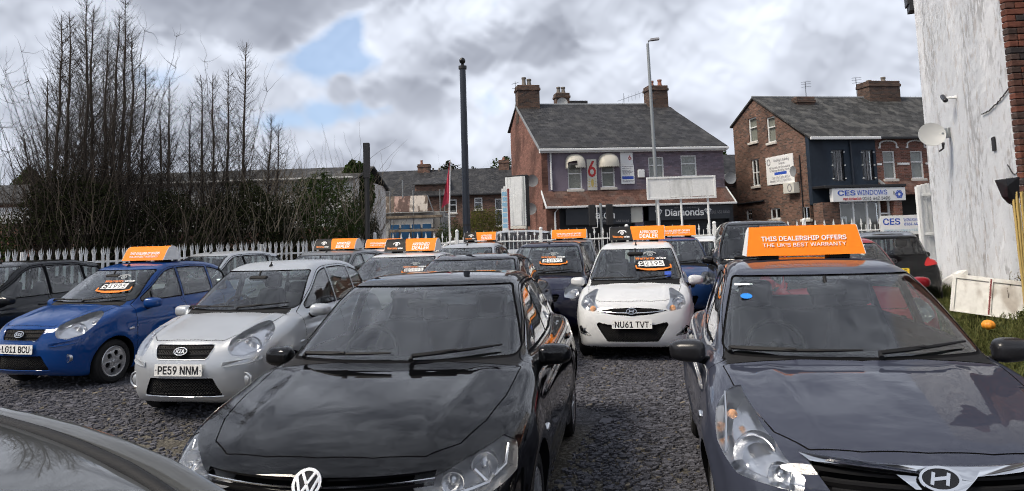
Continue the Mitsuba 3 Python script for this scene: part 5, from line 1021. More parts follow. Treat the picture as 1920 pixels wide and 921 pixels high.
for row in range(81):
    u = 5.70; hd = row % 2 == 1; j = 0
    while u < 6.3:
        L = .1025 if (hd and j == 0) or rr.random() < .12 else .215; key = uniq(k + '__brick'); Z = row * .075
        M = np.eye(4); M[:3, 3] = (u + L / 2, 8.262 + rr.uniform(-.004, .004), Z); 
        scene[key] = {**bp[0 if L > .2 else 1], 'bsdf': {'type': 'ref', 'id': 'mat_pier_brick_%d' % rr.choice(4, p=[.42, .27, .19, .12])}, 'to_world': T(M)}; u += L + .0105; j += 1
# ---------------------------------------------------------------- trees and shrubs
pr('bark', proc(lambda p, n, uv: mix((.042, .034, .028), (.10, .083, .068), fbm(p.x * 20, p.y * 20, p.z * 6, 3))), .9, spec=.2)
pr('bark_pale', proc(lambda p, n, uv: mix((.09, .078, .06), (.17, .15, .12), fbm(p.x * 20, p.y * 20, p.z * 6, 3))), .9, spec=.2)
def leafmat(name, a, b, t=.25):
    a, b = tuple(a), tuple(b)
    mat(name, {'type': 'principledthin', 'base_color': proc(lambda p, n, uv: mix(a, b, cell_rand(dr.floor(p.x * 9), dr.floor(p.y * 9), dr.floor(p.z * 9)) * .6 + .4 * fbm(p.x * 1.5, p.y * 1.5, p.z * 1.5, 3))), 'roughness': .55, 'diff_trans': t * 2}, False)
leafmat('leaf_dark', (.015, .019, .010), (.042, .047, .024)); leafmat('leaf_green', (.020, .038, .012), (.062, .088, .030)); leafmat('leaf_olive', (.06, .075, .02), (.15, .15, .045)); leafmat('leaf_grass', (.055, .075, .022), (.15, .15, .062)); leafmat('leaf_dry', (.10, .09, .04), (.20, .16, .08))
def twigs(r, P, D, L, rad, seg=4, up=.5, wob=.12, n=3):
    """many curved thin tubes at once: roots P, directions D, lengths L"""
    k = len(P); t = np.linspace(0, 1, seg + 1); D = D / np.linalg.norm(D, axis=1, keepdims=True)
    side = np.cross(D, [0, 0, 1.]); side /= np.linalg.norm(side, axis=1, keepdims=True) + 1e-9
    c = P[:, None] + D[:, None] * (t[None, :, None] * L[:, None, None]) + np.array([0, 0, 1.]) * (up * L)[:, None, None] * (t ** 2)[None, :, None]
    c = c + np.cumsum(r.normal(0, wob / seg, (k, seg + 1, 3)), 1) * L[:, None, None] * (t > 0)[None, :, None]
    tan = np.gradient(c, axis=1); tan /= np.linalg.norm(tan, axis=2, keepdims=True) + 1e-9
    a = np.cross(tan, np.where(np.abs(tan[..., 2:]) < .9, [0, 0, 1.], [1., 0, 0])); a /= np.linalg.norm(a, axis=2, keepdims=True) + 1e-9; b = np.cross(tan, a)
    g = np.arange(n) * 2 * np.pi / n; R = rad[:, None] * (1 - .8 * t[None])
    v = c[:, :, None] + R[:, :, None, None] * (np.cos(g)[None, None, :, None] * a[:, :, None] + np.sin(g)[None, None, :, None] * b[:, :, None])
    i, j = np.meshgrid(np.arange(seg), np.arange(n), indexing='ij'); q = np.stack([i * n + j, i * n + (j + 1) % n, (i + 1) * n + (j + 1) % n, (i + 1) * n + j], -1).reshape(-1, 4)
    f = np.vstack([q[:, [0, 1, 2]], q[:, [0, 2, 3]]]); F = (np.arange(k) * (seg + 1) * n)[:, None, None] + f[None]
    return tm(v.reshape(-1, 3), F.reshape(-1, 3)), c
def bare_tree(x, y, h, lean, seed, label, whips=5, spread=1.0):
    r = np.random.default_rng(seed); k = thing('bare_tree', label, 'tree', 'bare trees behind the palisade fence')
    z = np.linspace(0, h, 16); tx = x + lean * (z / h) + np.cumsum(r.normal(0, .018, 16)); ty = y + np.cumsum(r.normal(0, .018, 16)); r0 = .020 + .0052 * h
    put('trunk', tube(np.column_stack([tx, ty, z]), r0 * (1 - z / h) ** .8 + .007, 7), 'bark', k, 50)
    n = int(36 * h); zz = h * (.18 + .80 * r.uniform(0, 1, n) ** .9); a = r.uniform(0, 2 * np.pi, n); P = np.column_stack([np.interp(zz, z, tx), np.interp(zz, z, ty), zz])
    D = np.column_stack([np.cos(a), np.sin(a), r.uniform(.1, .9, n)]); L = spread * (.16 + 1.35 * (1 - zz / h) ** .85) * r.uniform(.35, 1.1, n)
    m1, c = twigs(r, P, D, L, .0045 + .0055 * L, 6, .75, .20)
    s = r.integers(0, n, n * 2); ti = r.integers(2, 5, n * 2); P2 = c[s, ti]; D2 = D[s] + r.normal(0, .55, (n * 2, 3)); m2, _ = twigs(r, P2, D2, L[s] * r.uniform(.2, .55, n * 2), np.full(n * 2, .0046), 3, .30, .2)
    zw = h * r.uniform(.08, .35, whips); aw = r.uniform(0, 2 * np.pi, whips); Pw = np.column_stack([np.interp(zw, z, tx), np.interp(zw, z, ty), zw]); Dw = np.column_stack([np.cos(aw) * .42, np.sin(aw) * .42, np.ones(whips)]); m3_, cw = twigs(r, Pw, Dw, h * r.uniform(.25, .55, whips), np.full(whips, .020), 8, .15, .10, 4)
    s = r.integers(0, whips, whips * 22); ti = r.integers(2, 9, whips * 22); P4 = cw[s, ti]; D4 = r.normal(0, 1, (len(s), 3)) + (0, 0, .5); m4, _ = twigs(r, P4, D4, r.uniform(.2, .7, len(s)), np.full(len(s), .006), 4, .3, .25)
    put('branches', cat([m1, m2, m3_, m4]), 'bark', k, True)
TREES = [(-11.51, 18.6, 7.7, -.07), (-11.69, 19.2, 8.0, .01), (-10.99, 18.9, 8.4, -.14), (-11.10, 19.6, 8.3, -.07), (-10.60, 19.3, 8.1, .05), (-10.67, 20.0, 8.6, .02), (-11.32, 20.4, 7.85, .02), (-10.78, 20.6, 7.8, .09), (-11.68, 18.8, 6.1, -.47), (-11.78, 18.7, 4.7, -.74),
         (-10.35, 20.4, 6.8, .09), (-9.47, 20.4, 6.4, -.04), (-10.03, 20.9, 5.6, .02), (-9.24, 21.0, 5.7, -.08), (-8.85, 21.2, 6.6, -.10), (-8.75, 21.6, 6.7, .07), (-8.30, 21.4, 6.8, .07), (-8.02, 21.8, 7.7, .13), (-7.46, 21.9, 5.5, .34), (-7.27, 22.2, 5.2, .29)]
ORD = ['first', 'second', 'third', 'fourth', 'fifth', 'sixth', 'seventh', 'eighth', 'ninth']
rank = lambda idx, i: ORD[sorted(idx, key=lambda q: (TREES[q][0] + TREES[q][3]) / TREES[q][1]).index(i)]
REST = [10, 11, 12, 13, 14, 15, 16, 18, 19]
for i, (x, y, hh, le) in enumerate(TREES):
    lab = 'bare upright dark tree, %s from the left in the tall clump at the left' % rank(range(8), i) if i < 8 else ('%s bare stem leaning out at the left side of the tall clump' % ('taller' if i == 8 else 'shorter') if i < 10 else ('tallest bare tree of the lower clump, right of the tall tree clump' if i == 17 else 'thin bare tree, %s from the left in the lower clump before the bamboo' % rank(REST, i)))
    bare_tree(x, y, hh, le, 100 + i, lab, 9 if i < 8 else 8, 1.25 if i < 8 else 1.05)
def leaves(r, C, N, size, lenr=2.2, up=.2):
    """leaf blades: two triangles each, folded along the middle"""
    n = len(C); d = r.normal(0, 1, (n, 3)) + np.array([0, 0, up]); d /= np.linalg.norm(d, axis=1, keepdims=True); s = np.cross(d, r.normal(0, 1, (n, 3))); s /= np.linalg.norm(s, axis=1, keepdims=True) + 1e-9
    L = size * r.uniform(.6, 1.3, n)[:, None]; w = L / lenr; nn = np.cross(d, s) * w * .25
    v = np.stack([C - d * L * .5, C + s * w * .5 + nn, C + d * L * .5, C - s * w * .5 + nn], 1).reshape(-1, 3); b = np.arange(n)[:, None, None] * 4
    return tm(v, (b + np.array([[0, 1, 2], [0, 2, 3]])).reshape(-1, 3))
def shrub(name, label, cat_, x, y, w, d, h, n, size, m, seed, lenr=2.2, stems=60, group=None, z0=0., bark='bark', arcs=0):
    r = np.random.default_rng(seed); k = thing(name, label, cat_, group)
    u = r.normal(0, 1, (n, 3)); u /= np.linalg.norm(u, axis=1, keepdims=True); rad = r.uniform(.25, 1, n) ** .5
    C = u * rad[:, None] * np.array([w / 2, d / 2, h * .52]) + np.array([x, y, z0 + h * .5]); den = meshkit.fbm(C * 1.7 + seed, 3, seed); C = C[(den > .40 + r.uniform(-.10, .10, n)) & (C[:, 2] > .02)]
    C[:, 2] += .35 * h * (meshkit.fbm(np.column_stack([C[:, :2] * 1.3, C[:, :1] * 0]), 3, seed + 1) - .5)
    C = C[C[:, 2] > .03]; put('foliage', leaves(r, C, None, size, lenr), m, k); tag(k + '__foliage', kind='stuff')
    P = np.column_stack([x + r.uniform(-.35, .35, stems) * w, y + r.uniform(-.35, .35, stems) * d, np.full(stems, z0)]); D = np.column_stack([r.normal(0, .28, stems), r.normal(0, .2, stems), np.ones(stems)])
    ms = [twigs(r, P, D, h * r.uniform(.6, 1.12, stems), np.full(stems, .014), 6, -.05, .2, 3)[0]]
    if arcs:
        P = np.column_stack([x + r.uniform(-.5, .5, arcs) * w, y + r.uniform(-.5, .5, arcs) * d, np.full(arcs, h * .55)]); D = np.column_stack([r.normal(0, .35, arcs), r.normal(0, .2, arcs), np.ones(arcs)])
        ms.append(twigs(r, P, D, h * r.uniform(.4, .95, arcs), np.full(arcs, .010), 7, -.22, .15, 3)[0])
    put('stems', cat(ms), bark, k, True); tag(k + '__stems', kind='stuff')
    return k
HG = 'shrubs behind the palisade fence'
shrub('shrub', 'dark evergreen shrub at the left edge with green leaf, behind the palisade fence', 'shrub', -13.4, 18.3, 3.2, 1.6, 2.6, 9000, .10, 'leaf_green', 1, group=HG, arcs=40)
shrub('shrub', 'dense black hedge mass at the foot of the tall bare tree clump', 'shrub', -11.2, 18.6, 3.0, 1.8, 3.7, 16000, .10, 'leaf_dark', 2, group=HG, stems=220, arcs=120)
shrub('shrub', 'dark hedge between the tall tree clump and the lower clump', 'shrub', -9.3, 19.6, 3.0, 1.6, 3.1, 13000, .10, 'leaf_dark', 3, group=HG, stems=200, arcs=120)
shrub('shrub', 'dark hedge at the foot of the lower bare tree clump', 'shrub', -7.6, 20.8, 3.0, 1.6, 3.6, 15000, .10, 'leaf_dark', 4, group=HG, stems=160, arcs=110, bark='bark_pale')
shrub('bamboo', 'leafy bamboo thicket with long blades, left of the black sign post', 'bamboo', -5.75, 21.9, 2.6, 1.5, 3.9, 13000, .21, 'leaf_green', 5, 7.0, 90, arcs=70, bark='bark_pale')
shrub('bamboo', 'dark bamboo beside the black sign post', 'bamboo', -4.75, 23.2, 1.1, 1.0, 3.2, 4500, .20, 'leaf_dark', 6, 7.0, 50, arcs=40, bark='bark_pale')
shrub('shrub', 'yellow green bush before the brick terrace, right of the tall black column', 'shrub', -1.65, 40, 2.5, 1.8, 3.3, 9000, .11, 'leaf_olive', 7, stems=40); shrub('shrub', 'dark green bush left of the yellow green bush', 'shrub', -3.5, 41, 2.0, 1.6, 2.6, 5000, .11, 'leaf_green', 8, stems=30)
def far_tree(label, x, y, h, w, seed, m='leaf_dark'):
    k = shrub('far_tree', label, 'tree', x, y, w, w * .8, h * .55, 5000, .34, m, seed, 2.0, 24, z0=h * .45); put('trunk', tube([(x, y, 0), (x + .1, y, h * .5), (x, y, h * .8)], [.3, .2, .08], 7), 'bark', k, 50)
far_tree('round far tree above the terrace roof, left of the tall black column', -7.5, 88, 10.2, 3.6, 21); far_tree('small far tree above the terrace roof, right of the tall black column', -4.6, 88, 9.3, 2.2, 22); far_tree('dark far tree above the right end of the terrace roof', -1.2, 90, 10.6, 4.2, 23, 'leaf_green'); far_tree('far tree seen in the gap right of the purple house', 17.0, 62, 8.2, 3.4, 24, 'leaf_green'); far_tree('far pale tree over the roofs at the left edge', -40.8, 62, 8.3, 3.0, 25, 'leaf_green')
far_tree('dark tree at the right end of the warehouse behind the bamboo', -8.0, 38, 5.6, 1.7, 26, 'leaf_green')

# ---------------------------------------------------------------- palisade fence and white railings
k = thing('palisade_fence', 'white steel palisade fence with three pronged tops along the left side', 'fence')
F0, F1 = np.array([-15.0, 12.95]), np.array([-4.35, 21.96]); fd = (F1 - F0) / np.linalg.norm(F1 - F0); FL = np.linalg.norm(F1 - F0)
def pale():
    prong = lambda dx, lean, z1, w: Polygon([(dx - w, 1.52), (dx + w, 1.52), (dx + lean + w * .9, z1 - .09), (dx + lean, z1), (dx + lean - w * .9, z1 - .09)])
    b = extr(unary_union([sbox(-.033, .08, .033, 1.56), prong(0, 0, 1.74, .016)]), .003); out = [b]
    for s_ in (1, -1): out.append(moved(extr(prong(s_ * .020, s_ * .020, 1.70, .012), .003), trimesh.transformations.rotation_matrix(.12, [1, 0, 0], (0, 1.52, 0))))
    m = cat(out); v = np.array(m.vertices); y = -v[:, 2] - .018 * np.cos(np.clip(v[:, 0] / .033, -1.6, 1.6) * 1.4); return tm(np.column_stack([v[:, 0], y, v[:, 1]]), m.faces)
pp = mikit.ply(pale(), 'mat_white_paint'); n = int(FL / .155)
for i in range(n):
    p = F0 + fd * .155 * i; M = np.eye(4); M[:3, 0] = (fd[0], fd[1], 0); M[:3, 1] = (-fd[1], fd[0], 0); M[:3, 3] = (p[0], p[1], RNG.normal(0, .008)); M[:3, :3] = M[:3, :3] @ trimesh.transformations.rotation_matrix(RNG.normal(0, .012), [0, 1, 0])[:3, :3]
    scene[uniq(k + '__pale')] = {**pp, 'to_world': T(M)}
FM = np.eye(4); FM[:3, 0] = (fd[0], fd[1], 0); FM[:3, 1] = (-fd[1], fd[0], 0); FM[:3, 3] = (F0[0], F0[1], 0)
for z in (.42, 1.38): put('rail', bbox(-.1, FL, .003, .045, z - .025, z + .025, .004), 'white_paint', k, False, FM)
for i in range(6): put('post', bbox(-.03 + i * 2.7, .03 + i * 2.7, .046, .12, 0, 1.66, .005), 'white_paint', k, False, FM)
k = thing('railing', 'white steel railings with spear finials along the street side of the lot', 'fence')
R0, R1 = np.array([-4.2, 22.35]), np.array([11.0, 20.9]); rd = (R1 - R0) / np.linalg.norm(R1 - R0); RL = np.linalg.norm(R1 - R0); RM = np.eye(4); RM[:3, 0] = (rd[0], rd[1], 0); RM[:3, 1] = (-rd[1], rd[0], 0); RM[:3, 3] = (R0[0], R0[1], 0)
fin = unary_union([Polygon([(-.012, 1.60), (.012, 1.60), (.016, 1.66), (.034, 1.685), (.034, 1.705), (.016, 1.715), (.020, 1.75), (0, 1.84), (-.020, 1.75), (-.016, 1.715), (-.034, 1.705), (-.034, 1.685), (-.016, 1.66)])])
fm = wall_uz(fin, -.008, .008); tall = mikit.ply(cat([rod((0, 0, .12), (0, 0, 1.61), .011, 6), fm]), 'mat_white_steel'); short = mikit.ply(cat([rod((0, 0, .12), (0, 0, 1.66), .011, 6)]), 'mat_white_steel')
for i in range(int(RL / .125)):
    u = .06 + .125 * i
    if abs((u % 2.5) - 0) < .07: continue
    M = RM.copy(); M[:3, 3] += rd[0] * u * np.array([1, 0, 0]) + rd[1] * u * np.array([0, 1, 0]); scene[uniq(k + '__bar')] = {**(tall if i % 2 == 0 else short), 'to_world': T(M)}
for z in (.16, 1.50): put('rail', bbox(0, RL, -.024, .024, z - .02, z + .02, .005), 'white_steel', k, False, RM)
for i in range(7): put('post', cat([bbox(i * 2.5 - .045, i * 2.5 + .045, -.045, .045, 0, 1.80, .006), moved(trimesh.creation.icosphere(2, .055), trimesh.transformations.translation_matrix((i * 2.5, 0, 1.84)))]), 'white_steel', k, False, RM)
put('brace', rod((9.9, .1, 1.45), (10.2, -.1, 1.78), .03, 6), 'white_steel', k, False, RM)
k = thing('board_fence', 'white timber board fence against the far corner of the whitewashed wall', 'fence')
for i in range(5): put('board', bbox(10.42 + i * .12, 10.53 + i * .12, 19.10 + i * .02, 19.13 + i * .02, .1, 2.64 + .04 * ((i * 7) % 3) / 2, .006), 'white_paint', k)
for z in (.6, 1.35, 2.35): put('rail', bbox(10.40, 11.05, 19.05, 19.095, z, z + .07, .006), 'white_paint', k)
put('post', bbox(10.36, 10.44, 19.02, 19.12, 0, 2.6, .006), 'white_paint', k)

# ---------------------------------------------------------------- columns, signs and street furniture
k = thing('camera_column', 'tall black steel column with a dome camera on top', 'column'); put('shaft', tube([(-1.46, 22.8, 0), (-1.46, 22.8, 2.0), (-1.46, 22.8, 6.95)], [.135, .115, .095], 16), 'navy_steel', k, 40)
put('collar', cat([tube([(-1.46, 22.8, 6.9), (-1.46, 22.8, 7.0)], .13, 14), tube([(-1.46, 22.8, 2.0), (-1.46, 22.8, 2.06)], .125, 14)]), 'black_steel', k, 30); put('camera', cat([tube([(-1.46, 22.8, 7.0), (-1.46, 22.8, 7.12)], [.05, .05], 10), pill([(-1.46, 22.8, 7.16), (-1.46, 22.7, 7.15)], .10)]), 'black_gloss', k, 40)
k = thing('sign_post', 'black post with a thick upper sleeve standing by the bamboo', 'post'); put('pole', tube([(-4.13, 20.9, 0), (-4.13, 20.9, 3.5)], .07, 10), 'black_steel', k, 40); put('sleeve', bbox(-4.215, -4.045, 20.82, 20.98, 3.42, 4.42, .01), 'black_steel', k)
k = thing('street_lamp', 'grey steel street lamp with a single lantern, behind the blank sign board', 'street lamp'); put('column', tube([(6.05, 31, 0), (6.05, 31, 1.2), (6.03, 31, 1.25), (5.95, 31, 9.6)], [.13, .13, .09, .06], 12), 'galvanised', k, 40); put('arm', tube([(5.95, 31, 9.55), (6.0, 31, 9.72), (6.12, 31, 9.76)], [.05, .04, .04], 8), 'galvanised', k, 40); put('lantern', hull([(6.05, 30.9, 9.72), (6.05, 31.1, 9.72), (6.45, 30.87, 9.76), (6.45, 31.13, 9.76), (6.08, 30.93, 9.82), (6.08, 31.07, 9.82), (6.42, 30.9, 9.84), (6.42, 31.1, 9.84)]), 'ink_grey', k)
k = thing('notice_board', 'blank white three panel sign board on three white posts behind the railings', 'sign'); 
for i in range(3): put('panel', bbox(4.66 + i * .755, 5.41 + i * .755, 25.47, 25.50, 2.78 + .012 * i, 3.42 + .012 * i, .004), 'white_paint', k)
put('border', wall_uz(sbox(4.60, 2.72, 6.98, 3.50).difference(sbox(4.66, 2.78, 6.92, 3.44)), 25.44, 25.505), 'white_steel', k)
for x in (4.98, 5.77, 6.70): put('post', tube([(x, 25.54, 0), (x, 25.54, 3.3)], .038, 10), 'white_steel', k, 40)
k = thing('billboard', 'large billboard with torn white paper and dark edge beside the purple house', 'billboard'); BM = local((-.31, 30.4), -.50)
put('face', bbox(0, .93, -.02, .0, 2.02, 4.02, .004), 'billboard_paper', k, False, BM); put('casing', bbox(-.03, .96, .002, .26, 1.98, 4.08, .01), 'black_steel', k, False, BM); put('skirt', bbox(0, .93, -.03, .0, 1.90, 2.01, .004), 'cream_plastic', k, False, BM)
for u in (.12, .82): put('leg', bbox(u, u + .09, .06, .15, 0, 1.98, .006), 'timber', k, False, BM)
k = thing('notice_board', 'narrow pale blue and white upright notice board left of the big billboard', 'sign'); put('panel', bbox(-.47, -.22, 29.35, 29.38, 1.2, 3.50, .004), 'white_paint', k); put('edge', bbox(-.235, -.15, 29.33, 29.40, 1.9, 3.49, .004), 'door_red', k)
for i, z in enumerate(np.arange(1.95, 3.25, .21)): put('printed_block', box(-.45 + .02 * (i % 2), -.26, 29.343, 29.348, z, z + .16), 'pale_blue' if False else 'ink_paleblue', k)
put('post', rod((-.34, 29.42, 0), (-.34, 29.42, 3.6), .04, 8), 'white_steel', k)
k = thing('traffic_light', 'grey traffic light post with two black signal heads in front of the shops', 'traffic light'); put('post', tube([(3.42, 29, 0), (3.40, 29, 2.78)], .055, 10), 'galvanised', k, 40)
for x in (3.06, 3.74):
    hd_ = put('signal_head', bbox(x - .13, x + .13, 28.92, 29.12, 1.92, 2.74, .02), 'black_steel', k); sgn = -1 if x < 3.4 else 1
    [put('hood', hull([(x + sgn * .13, 28.95, z), (x + sgn * .13, 29.1, z), (x + sgn * .30, 28.97, z - .05), (x + sgn * .30, 29.08, z - .05), (x + sgn * .13, 28.95, z - .03), (x + sgn * .13, 29.1, z - .03)]), 'black_steel', hd_) for z in (2.68, 2.42, 2.16)]
put('bracket', tube([(3.24, 28.9, 2.72), (3.24, 28.9, 1.85), (3.02, 28.9, 1.83)], .018, 6), 'white_steel', k, 40)
k = thing('flag', 'red feather flag on a white pole by the railings', 'flag'); put('pole', tube([(-2.07, 23.6, 0), (-2.05, 23.6, 2.4), (-1.98, 23.6, 4.15)], [.028, .026, .012], 8), 'white_steel', k, 40)
fv = []; 
for i in range(15):
    t = i / 14; z = 4.05 - 1.32 * t; w = .02 + .22 * t ** 1.1
    for j in range(7): s_ = j / 6; fv.append((-2.0 - .05 * t - w * s_, 23.6 + .05 * math.sin(s_ * 7 + t * 5) * s_, z - .10 * s_ * t + .03 * math.sin(s_ * 5)))
put('cloth', tm(fv, [f for i in range(14) for j in range(6) for f in ((i * 7 + j, i * 7 + j + 1, i * 7 + j + 8), (i * 7 + j, i * 7 + j + 8, i * 7 + j + 7))]), 'flag_red', k, True)
k = thing('shop_banner', 'white window shop banner with blue lettering tied to the railings near the board fence', 'sign'); F = np.eye(4); F[:3, 0], F[:3, 1], F[:3, 2], F[:3, 3] = (rd[0], rd[1], 0), (0, 0, 1), (rd[1], -rd[0], 0), (R0[0] + rd[0] * 15.1, R0[1] + rd[1] * 15.1 - .08, 1.62)
put('board', extr(sbox(-.55, -.27, .55, .27), .02), 'upvc', k, False, F); F2 = F.copy(); F2[:3, 3] += F[:3, 2] * .021
for txt, x, y, hh, w, m_, b_ in (('CES', -.26, .10, .17, .46, 'ink_blue', True), ('WINDOWS', .28, .14, .08, .42, 'ink_blue', False), ('0161 442', .28, .02, .07, .42, 'ink_blue', True), ('FREE ESTIMATES', -.02, -.15, .06, .9, 'ink_paleblue', False)): put('lettering', moved(text(txt, hh, w, .004, b_), trimesh.transformations.translation_matrix((x, y, 0))), m_, k, False, F2)

nv3, dv3 = np.array([nv[0], nv[1], 0.]), np.array([dv[0], dv[1], 0.])
# things on the whitewashed wall
k = thing('satellite_dish', 'pale satellite dish on the whitewashed wall', 'satellite dish'); bp_ = on_wall(3.0, 3.62); cD = np.array([9.20, 16.1, 3.58]); md = dish(.27); put('reflector', moved(md, trimesh.transformations.translation_matrix(cD) @ trimesh.transformations.rotation_matrix(-.35, [0, 0, 1]) @ trimesh.transformations.rotation_matrix(-.25, [1, 0, 0])), 'dish_pale', k, 40)
put('bracket', cat([tube([tuple(bp_), tuple(bp_ - nv3 * .12), (9.38, 15.98, 3.6)], .025, 6), bbox(bp_[0] - .09, bp_[0] - .02, bp_[1] - .08, bp_[1] + .08, 3.52, 3.74, .01)]), 'galvanised', k, 40); put('feed_arm', tube([(9.2, 15.85, 3.2), (9.05, 15.45, 3.22), (9.0, 15.35, 3.32)], [.018, .018, .03], 6), 'black_steel', k, 40)
def cctv(lbl, t, z, kind):
    k = thing('security_camera', lbl, 'camera', ); p = on_wall(t, z)
    b = p - nv3 * .22
    if kind == 'bullet': put('housing', pill([b - dv3 * .15 + (0, 0, .06), b + dv3 * .10 - (0, 0, .06)], .05), 'black_satin', k, 40); put('bracket', tube([p, p - nv3 * .12, b], [.04, .025, .025], 7), 'upvc', k, 40)
    else: put('housing', bbox(b[0] - .08, b[0] + .08, b[1] - .09, b[1] + .09, z - .10, z + .08, .02), 'black_satin', k); put('bracket', tube([p, b], [.05, .03], 7), 'ink_grey', k, 40)
cctv('black bullet camera on the white wall above the satellite dish', 3.95, 4.27, 'bullet'); cctv('black camera high on the white wall next to the brick, topmost of the three', 9.78, 4.46, 'bullet'); cctv('round black floodlight camera on the white wall below the topmost camera', 9.75, 4.11, 'box'); cctv('black sensor on the white wall with cables hanging below it', 9.62, 3.87, 'box')
def sag(pts, n=6, jit=.006):
    p = np.array(pts); s = np.r_[0, np.cumsum(np.linalg.norm(np.diff(p, axis=0), axis=1))]; q = np.linspace(0, s[-1], n * len(p)); return np.stack([np.interp(q, s, p[:, i]) for i in range(3)], 1) + RNG.normal(0, jit, (len(q), 3))
k = thing('cable', 'black cable sagging diagonally over the white wall from the cameras', 'cable'); put('run', tube(sag([on_wall(9.6, 3.75, .02), on_wall(9.0, 3.70, .02), on_wall(8.2, 3.86, .02), on_wall(7.5, 3.72, .02), on_wall(6.6, 3.62, .02), on_wall(6.0, 3.62, .02)]), .011, 5), 'cable_black', k, True)
k = thing('cable', 'thin black cable dropping beside the brick and running left over the white wall', 'cable'); put('run', tube(sag([on_wall(9.75, 3.8, .02), on_wall(9.85, 3.3, .02), on_wall(9.9, 2.62, .02), on_wall(9.2, 2.55, .02), on_wall(8.7, 2.52, .02), on_wall(7.6, 2.42, .02), on_wall(7.35, 2.60, .02)]), .009, 5), 'cable_black', k, True)
k = thing('wall_vent', 'small dark vent plate on the white wall', 'vent'); p = on_wall(6.6, 3.02, .01); M = WM.copy(); M[:3, 3] = p; put('plate', bbox(-.10, .10, -.02, .0, -.12, .12, .005), 'black_steel', k, False, M)
k = thing('rain_hopper', 'black curved rainwater hopper at the foot of the brick pier', 'hopper'); put('bowl', hull([(5.37 + (a - 5.50) * .72, b, z) for a, b, z in [(5.50, 8.05, 2.16), (5.70, 8.05, 2.18), (5.70, 8.25, 2.18), (5.50, 8.25, 2.16), (5.50, 8.05, 2.08), (5.54, 8.1, 1.97), (5.62, 8.1, 1.90), (5.70, 8.1, 1.87), (5.70, 8.2, 1.87), (5.54, 8.2, 1.97), (5.62, 8.2, 1.90)]]), 'black_satin', k); put('pipe', tube([(5.50, 8.15, 1.9), (5.56, 8.15, .1)], .026, 8), 'black_satin', k, 40)
k = thing('hose', 'bundle of yellow hose hanging down the brick pier', 'hose')
for i in range(5):
    x = 5.455 + .026 * i; lo_ = [.25, .1, .3, .05, .2][i]; put('strand', tube(sag([(x, 8.10 - .02 * (i % 2), 2.02), (x - .01, 8.08, 1.4), (x - .015 * (i % 3), 8.08, .8), (x - .03 - .012 * i, 8.05, lo_)], 5, .0012), .0125, 8), 'hose_yellow', k, True)
k = thing('door_panel', 'old white two leaf door panel leaning on its side against the white wall', 'panel'); A0, A1 = np.array([6.72, 12.15]), np.array([7.36, 10.95]); ax_ = A1 - A0; PL = np.linalg.norm(ax_); ax_ /= PL; nx_ = np.array([ax_[1], -ax_[0]]); nx_ = nx_ if nx_[0] > 0 else -nx_
A0, A1 = np.array([6.62, 11.75]), np.array([7.38, 11.15]); ax_ = (A1 - A0); PL = np.linalg.norm(ax_); ax_ /= PL; PM = np.eye(4); PM[:3, 0] = (ax_[0], ax_[1], -.12); PM[:3, 1] = (.18, .22, .95); PM[:3, 0] /= np.linalg.norm(PM[:3, 0]); PM[:3, 2] = np.cross(PM[:3, 0], PM[:3, 1]); PM[:3, 2] /= np.linalg.norm(PM[:3, 2]); PM[:3, 1] = np.cross(PM[:3, 2], PM[:3, 0]); PM[:3, 3] = (6.66, 11.55, .36)
for i in range(2): put('leaf', bbox(.02 + i * .48, .48 + i * .48, 0, .52, -.02, .0, .004), 'panel_paint', k, False, PM)
put('border', cat([extr(sbox(-.02, -.02, 1.0, .56).difference(unary_union([sbox(.03, .0, .46, .50), sbox(.51, .0, .95, .50)])), .025)]), 'panel_paint', k, False, PM); put('divider', extr(sbox(.475, .0, .495, .54), .032), 'door_red', k, False, PM)
k = thing('ball', 'orange ball lying in the weeds by the white wall', 'ball'); b_ = trimesh.creation.icosphere(3, .085); bv_ = np.array(b_.vertices); bv_ *= (1 + .05 * np.cos(np.arctan2(bv_[:, 1], bv_[:, 0]) * 7))[:, None]; bv_[:, 2] *= .8; put('shell', tm(bv_ + (6.52, 10.45, .27), b_.faces), 'ball_orange', k, True)
vb = [(6.1, 9.3), (5.5, 7.4), (6.7, 7.9), (9.0, 14.5), (8.2, 14.6), (6.7, 11.3)]
def bank():
    xs, ys = np.meshgrid(np.linspace(4.9, 9.8, 60), np.linspace(6.5, 16.5, 90)); P = np.column_stack([xs.ravel(), ys.ravel()]); rel = (P - d0) @ nv; z = .30 * np.clip((rel + 1.5) / 1.1, 0, 1) + .10 * (meshkit.fbm(np.column_stack([P * 1.8, P[:, :1] * 0]), 3, 9) - .5) - .05
    F = [f for i in range(89) for j in range(59) for f in ((i * 60 + j, i * 60 + j + 1, (i + 1) * 60 + j + 1), (i * 60 + j, (i + 1) * 60 + j + 1, (i + 1) * 60 + j))]; F = np.array(F); ok = (rel[F] < .4).all(1) & (rel[F] > -1.6).all(1); return P, z, rel, tm(np.column_stack([P, z]), F[ok])
P_, z_, rel_, bm = bank(); put('verge', bm, 'soil_grass', None, True); tag('verge', 'weedy earth verge along the foot of the white wall', kind='structure')
r = np.random.default_rng(12); sel = r.choice(np.where((rel_ > -1.3) & (rel_ < -.05))[0], 9000); gx = P_[sel] + r.normal(0, .05, (9000, 2)); gz = z_[sel]; gg = leaves(r, np.column_stack([gx, gz + r.uniform(.02, .12, 9000)]), None, .13, 6, 2.2); put('weeds', gg, 'leaf_grass'); tag('weeds', 'green and straw weeds along the foot of the white wall', 'weeds', kind='stuff')
shrub('weed_clump', 'tall dry weed growing at the end of the leaning door panel', 'plant', 7.55, 11.3, .25, .25, .7, 260, .07, 'leaf_dry', 31, 4, 10, z0=.25); shrub('weed_clump', 'green weed growing where the board fence meets the white wall', 'plant', 10.3, 18.6, .5, .4, .7, 500, .08, 'leaf_grass', 32, 4, 10)
